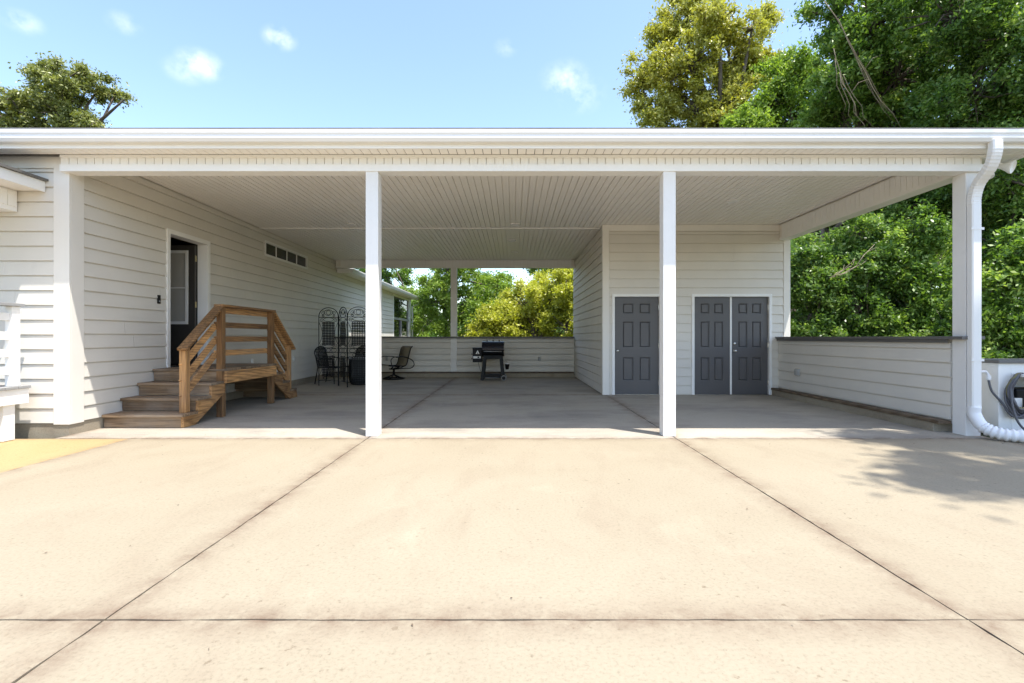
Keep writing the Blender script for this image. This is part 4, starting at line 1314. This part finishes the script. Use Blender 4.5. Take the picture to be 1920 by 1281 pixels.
# trees behind the rear half wall
tree('young_maple', 'bright green tree just left of the rear carport post', 'tree', (-3.6, 26, -.1), 4, .16,
     blobs_px([(850, 540, 34), (820, 570, 36), (880, 570, 36), (800, 610, 34), (850, 610, 40), (890, 620, 34), (840, 505, 30), (880, 500, 34), (860, 460, 36), (930, 540, 34), (910, 590, 34), (815, 530, 24)], 26, 1.0, 7),
     30000, .17, 'leaf_bright', 107, 110, (.35, .7))
tree('young_maple', 'green tree beside the far end of the house wing', 'tree', (-6.0, 29, -.1), 4, .16,
     blobs_px([(770, 590, 36), (740, 520, 34), (710, 500, 34), (790, 560, 26), (770, 625, 34), (720, 470, 30), (740, 610, 30), (800, 600, 34), (725, 560, 36), (760, 560, 26)], 29, 1.0, 8),
     26000, .18, 'leaf_green', 108, 90, (.35, .7))
tree('yellow_tree', 'low spreading yellow-leaved tree behind the rear half wall', 'tree', (1.0, 21.5, -.1), 2.2, .16,
     blobs_px([(985, 570, 46), (1040, 565, 50), (940, 605, 40), (1000, 620, 46), (1060, 615, 46), (1090, 560, 50), (1010, 545, 32), (900, 625, 26), (1130, 600, 50), (960, 580, 30), (1060, 540, 34), (930, 625, 30)], 21.5, .8, 9),
     46000, .17, 'leaf_yellow', 109, 130, (.35, .65), droop=.8)
tree('background_maple', 'green tree standing behind the yellow-leaved tree', 'tree', (3.3, 31, -.1), 6, .22,
     blobs_px([(1050, 500, 40), (1090, 520, 40), (1010, 505, 26), (1070, 460, 40), (1120, 480, 50), (1060, 560, 40), (925, 560, 30), (905, 530, 24)], 31, 1.0, 10),
     24000, .2, 'leaf_green', 110, 80, (.4, .8))
# tree right of the driveway, overhead: it throws the dappled shade
tree('driveway_tree', 'spreading green tree overhanging the right side of the driveway', 'tree', (11.4, .4, -.1), 9.5, .3,
     [(x_ + .8, y_ - .75, z_ + 2.9, q_ * 1.1) for x_, y_, z_, q_ in [(7.0, 2.0, 9.6, .9), (8.2, 2.4, 10.3, 1.3), (6.5, 3.2, 8.6, .5), (7.6, 1.1, 9.0, .9), (9.6, 2.2, 10.6, 1.6), (9.0, .2, 10.5, 1.5), (7.7, 3.3, 9.5, .7), (11.2, 1.2, 11.4, 1.7), (10.6, -.9, 10.3, 1.5), (12.4, 2.6, 10.2, 1.5), (8.6, 4.0, 10.0, .9), (6.2, 1.6, 9.4, .5), (6.5, .65, 9.6, .55), (6.8, .0, 9.8, .5), (7.3, .3, 9.8, .5)]],
     30000, .2, 'leaf_green', 111, 75, (.3, .62))
# far woodland
r_ = np.random.default_rng(5)
nC = 520
cx = r_.uniform(-45, 60, nC); cy = 44 + r_.uniform(0, 10, nC); cz = r_.uniform(.3, 4.2, nC)
rt = r_.uniform(0, 1, nC) < .5
cx[rt] = r_.uniform(17, 30, rt.sum()); cy[rt] = r_.uniform(12, 40, rt.sum()); cz[rt] = r_.uniform(.3, 9.5, rt.sum())
V, rnd = leaves(np.stack([cx, cy, cz], 1), np.full(nC, 1.8), np.full(nC, 150), .5, 55)
wd = leaf_mesh('woodland', V, rnd, 'leaf_dark', None)
tag(wd, 'distant dark green woodland beyond the trees', 'woodland', kind='stuff')

# dry bare vines hanging among the right-hand trees
vr = random.Random(9)
for i, (a, b, d) in enumerate([((1545, 0), (1690, 240), 13.8), ((1560, 90), (1625, 245), 13.6), ((1560, 520), (1640, 455), 12.3), ((1845, 560), (1915, 450), 10.4)]):
    p0 = Vector(PXY(*a, d)); p1 = Vector(PXY(*b, d + .4))
    pth = [p0.lerp(p1, t / 8) + Vector((vr.uniform(-.05, .05), vr.uniform(-.05, .05), vr.uniform(-.05, .05) - .18 * math.sin(math.pi * t / 8))) for t in range(9)]
    v = MB().tube(pth, [.012 * (1 - .06 * k_) for k_ in range(9)], 6)
    for q_ in range(4):
        o_ = Vector((vr.uniform(-.25, .25), vr.uniform(-.2, .2), vr.uniform(-.15, .15))); i0 = vr.choice((0, 1, 2))
        v.tube([p_ + o_ * ((j_ + 1) / 6) + Vector((vr.uniform(-.03, .03), 0, vr.uniform(-.03, .03))) for j_, p_ in enumerate(pth[i0:i0 + 6])], [.008, .008, .007, .006, .005, .003], 5)
    v.tube([pth[4], pth[4] + Vector((.25, 0, .35)), pth[4] + Vector((.6, .1, .5))], [.008, .006, .003], 5)
    ob = v.build('bare_branch', 'vine', None, 0, True)
    tag(ob, ['long pale bare vine hanging in the tall maple', 'thin pale bare vine beside the long hanging vine', 'bare pale branch slanting across the right carport opening',
             'bare pale branch slanting behind the downspout'][i], 'branch', 'bare branches among the trees')
tr = root('dead_trunk', 'pale broken dead trunk wrapped in ivy seen through the right opening', 'trunk')
p0 = Vector(PXY(1605, 633, 13.4)); p0.z = -.1
MB().tube([p0, p0 + Vector((.05, 0, 1.2)), p0 + Vector((-.05, 0, 2.2)), p0 + Vector((0, 0, 2.55))], [.15, .12, .10, .05], 10).build('stem', 'vine', tr, 0, True)
MB().tube([p0 + Vector((.1, -.1, 0)), p0 + Vector((.17, -.1, .9)), p0 + Vector((-.1, -.14, 1.7)), p0 + Vector((.12, -.1, 2.4))], .02, 6).build('ivy_stem', 'bark', tr, 0, True)
rebase(tr, p0)

# ------------------------------------------------------------------ leaf litter on the drive
r_ = np.random.default_rng(12)
n = 90
P = np.stack([r_.uniform(-5, 6, n), r_.uniform(1.2, 6.5, n), np.full(n, .004)], 1)
V = []
for p in P:
    a = r_.uniform(0, 6.28); s = r_.uniform(.003, .011); w = s * r_.uniform(.15, .5)
    t = np.array([math.cos(a), math.sin(a), 0]); b = np.array([-t[1], t[0], 0])
    V += [p - t * s, p + b * w + [0, 0, .004], p + t * s + [0, 0, .003], p - b * w]
V = np.array(V)
lt = leaf_mesh('leaf_litter', V, np.repeat(r_.uniform(0, .5, n), 4), 'leaf_olive', None)
lt.data.materials.clear(); lt.data.materials.append(M['plate'])
tag(lt, 'tiny dry leaf scraps scattered over the concrete', 'leaf litter', kind='stuff')
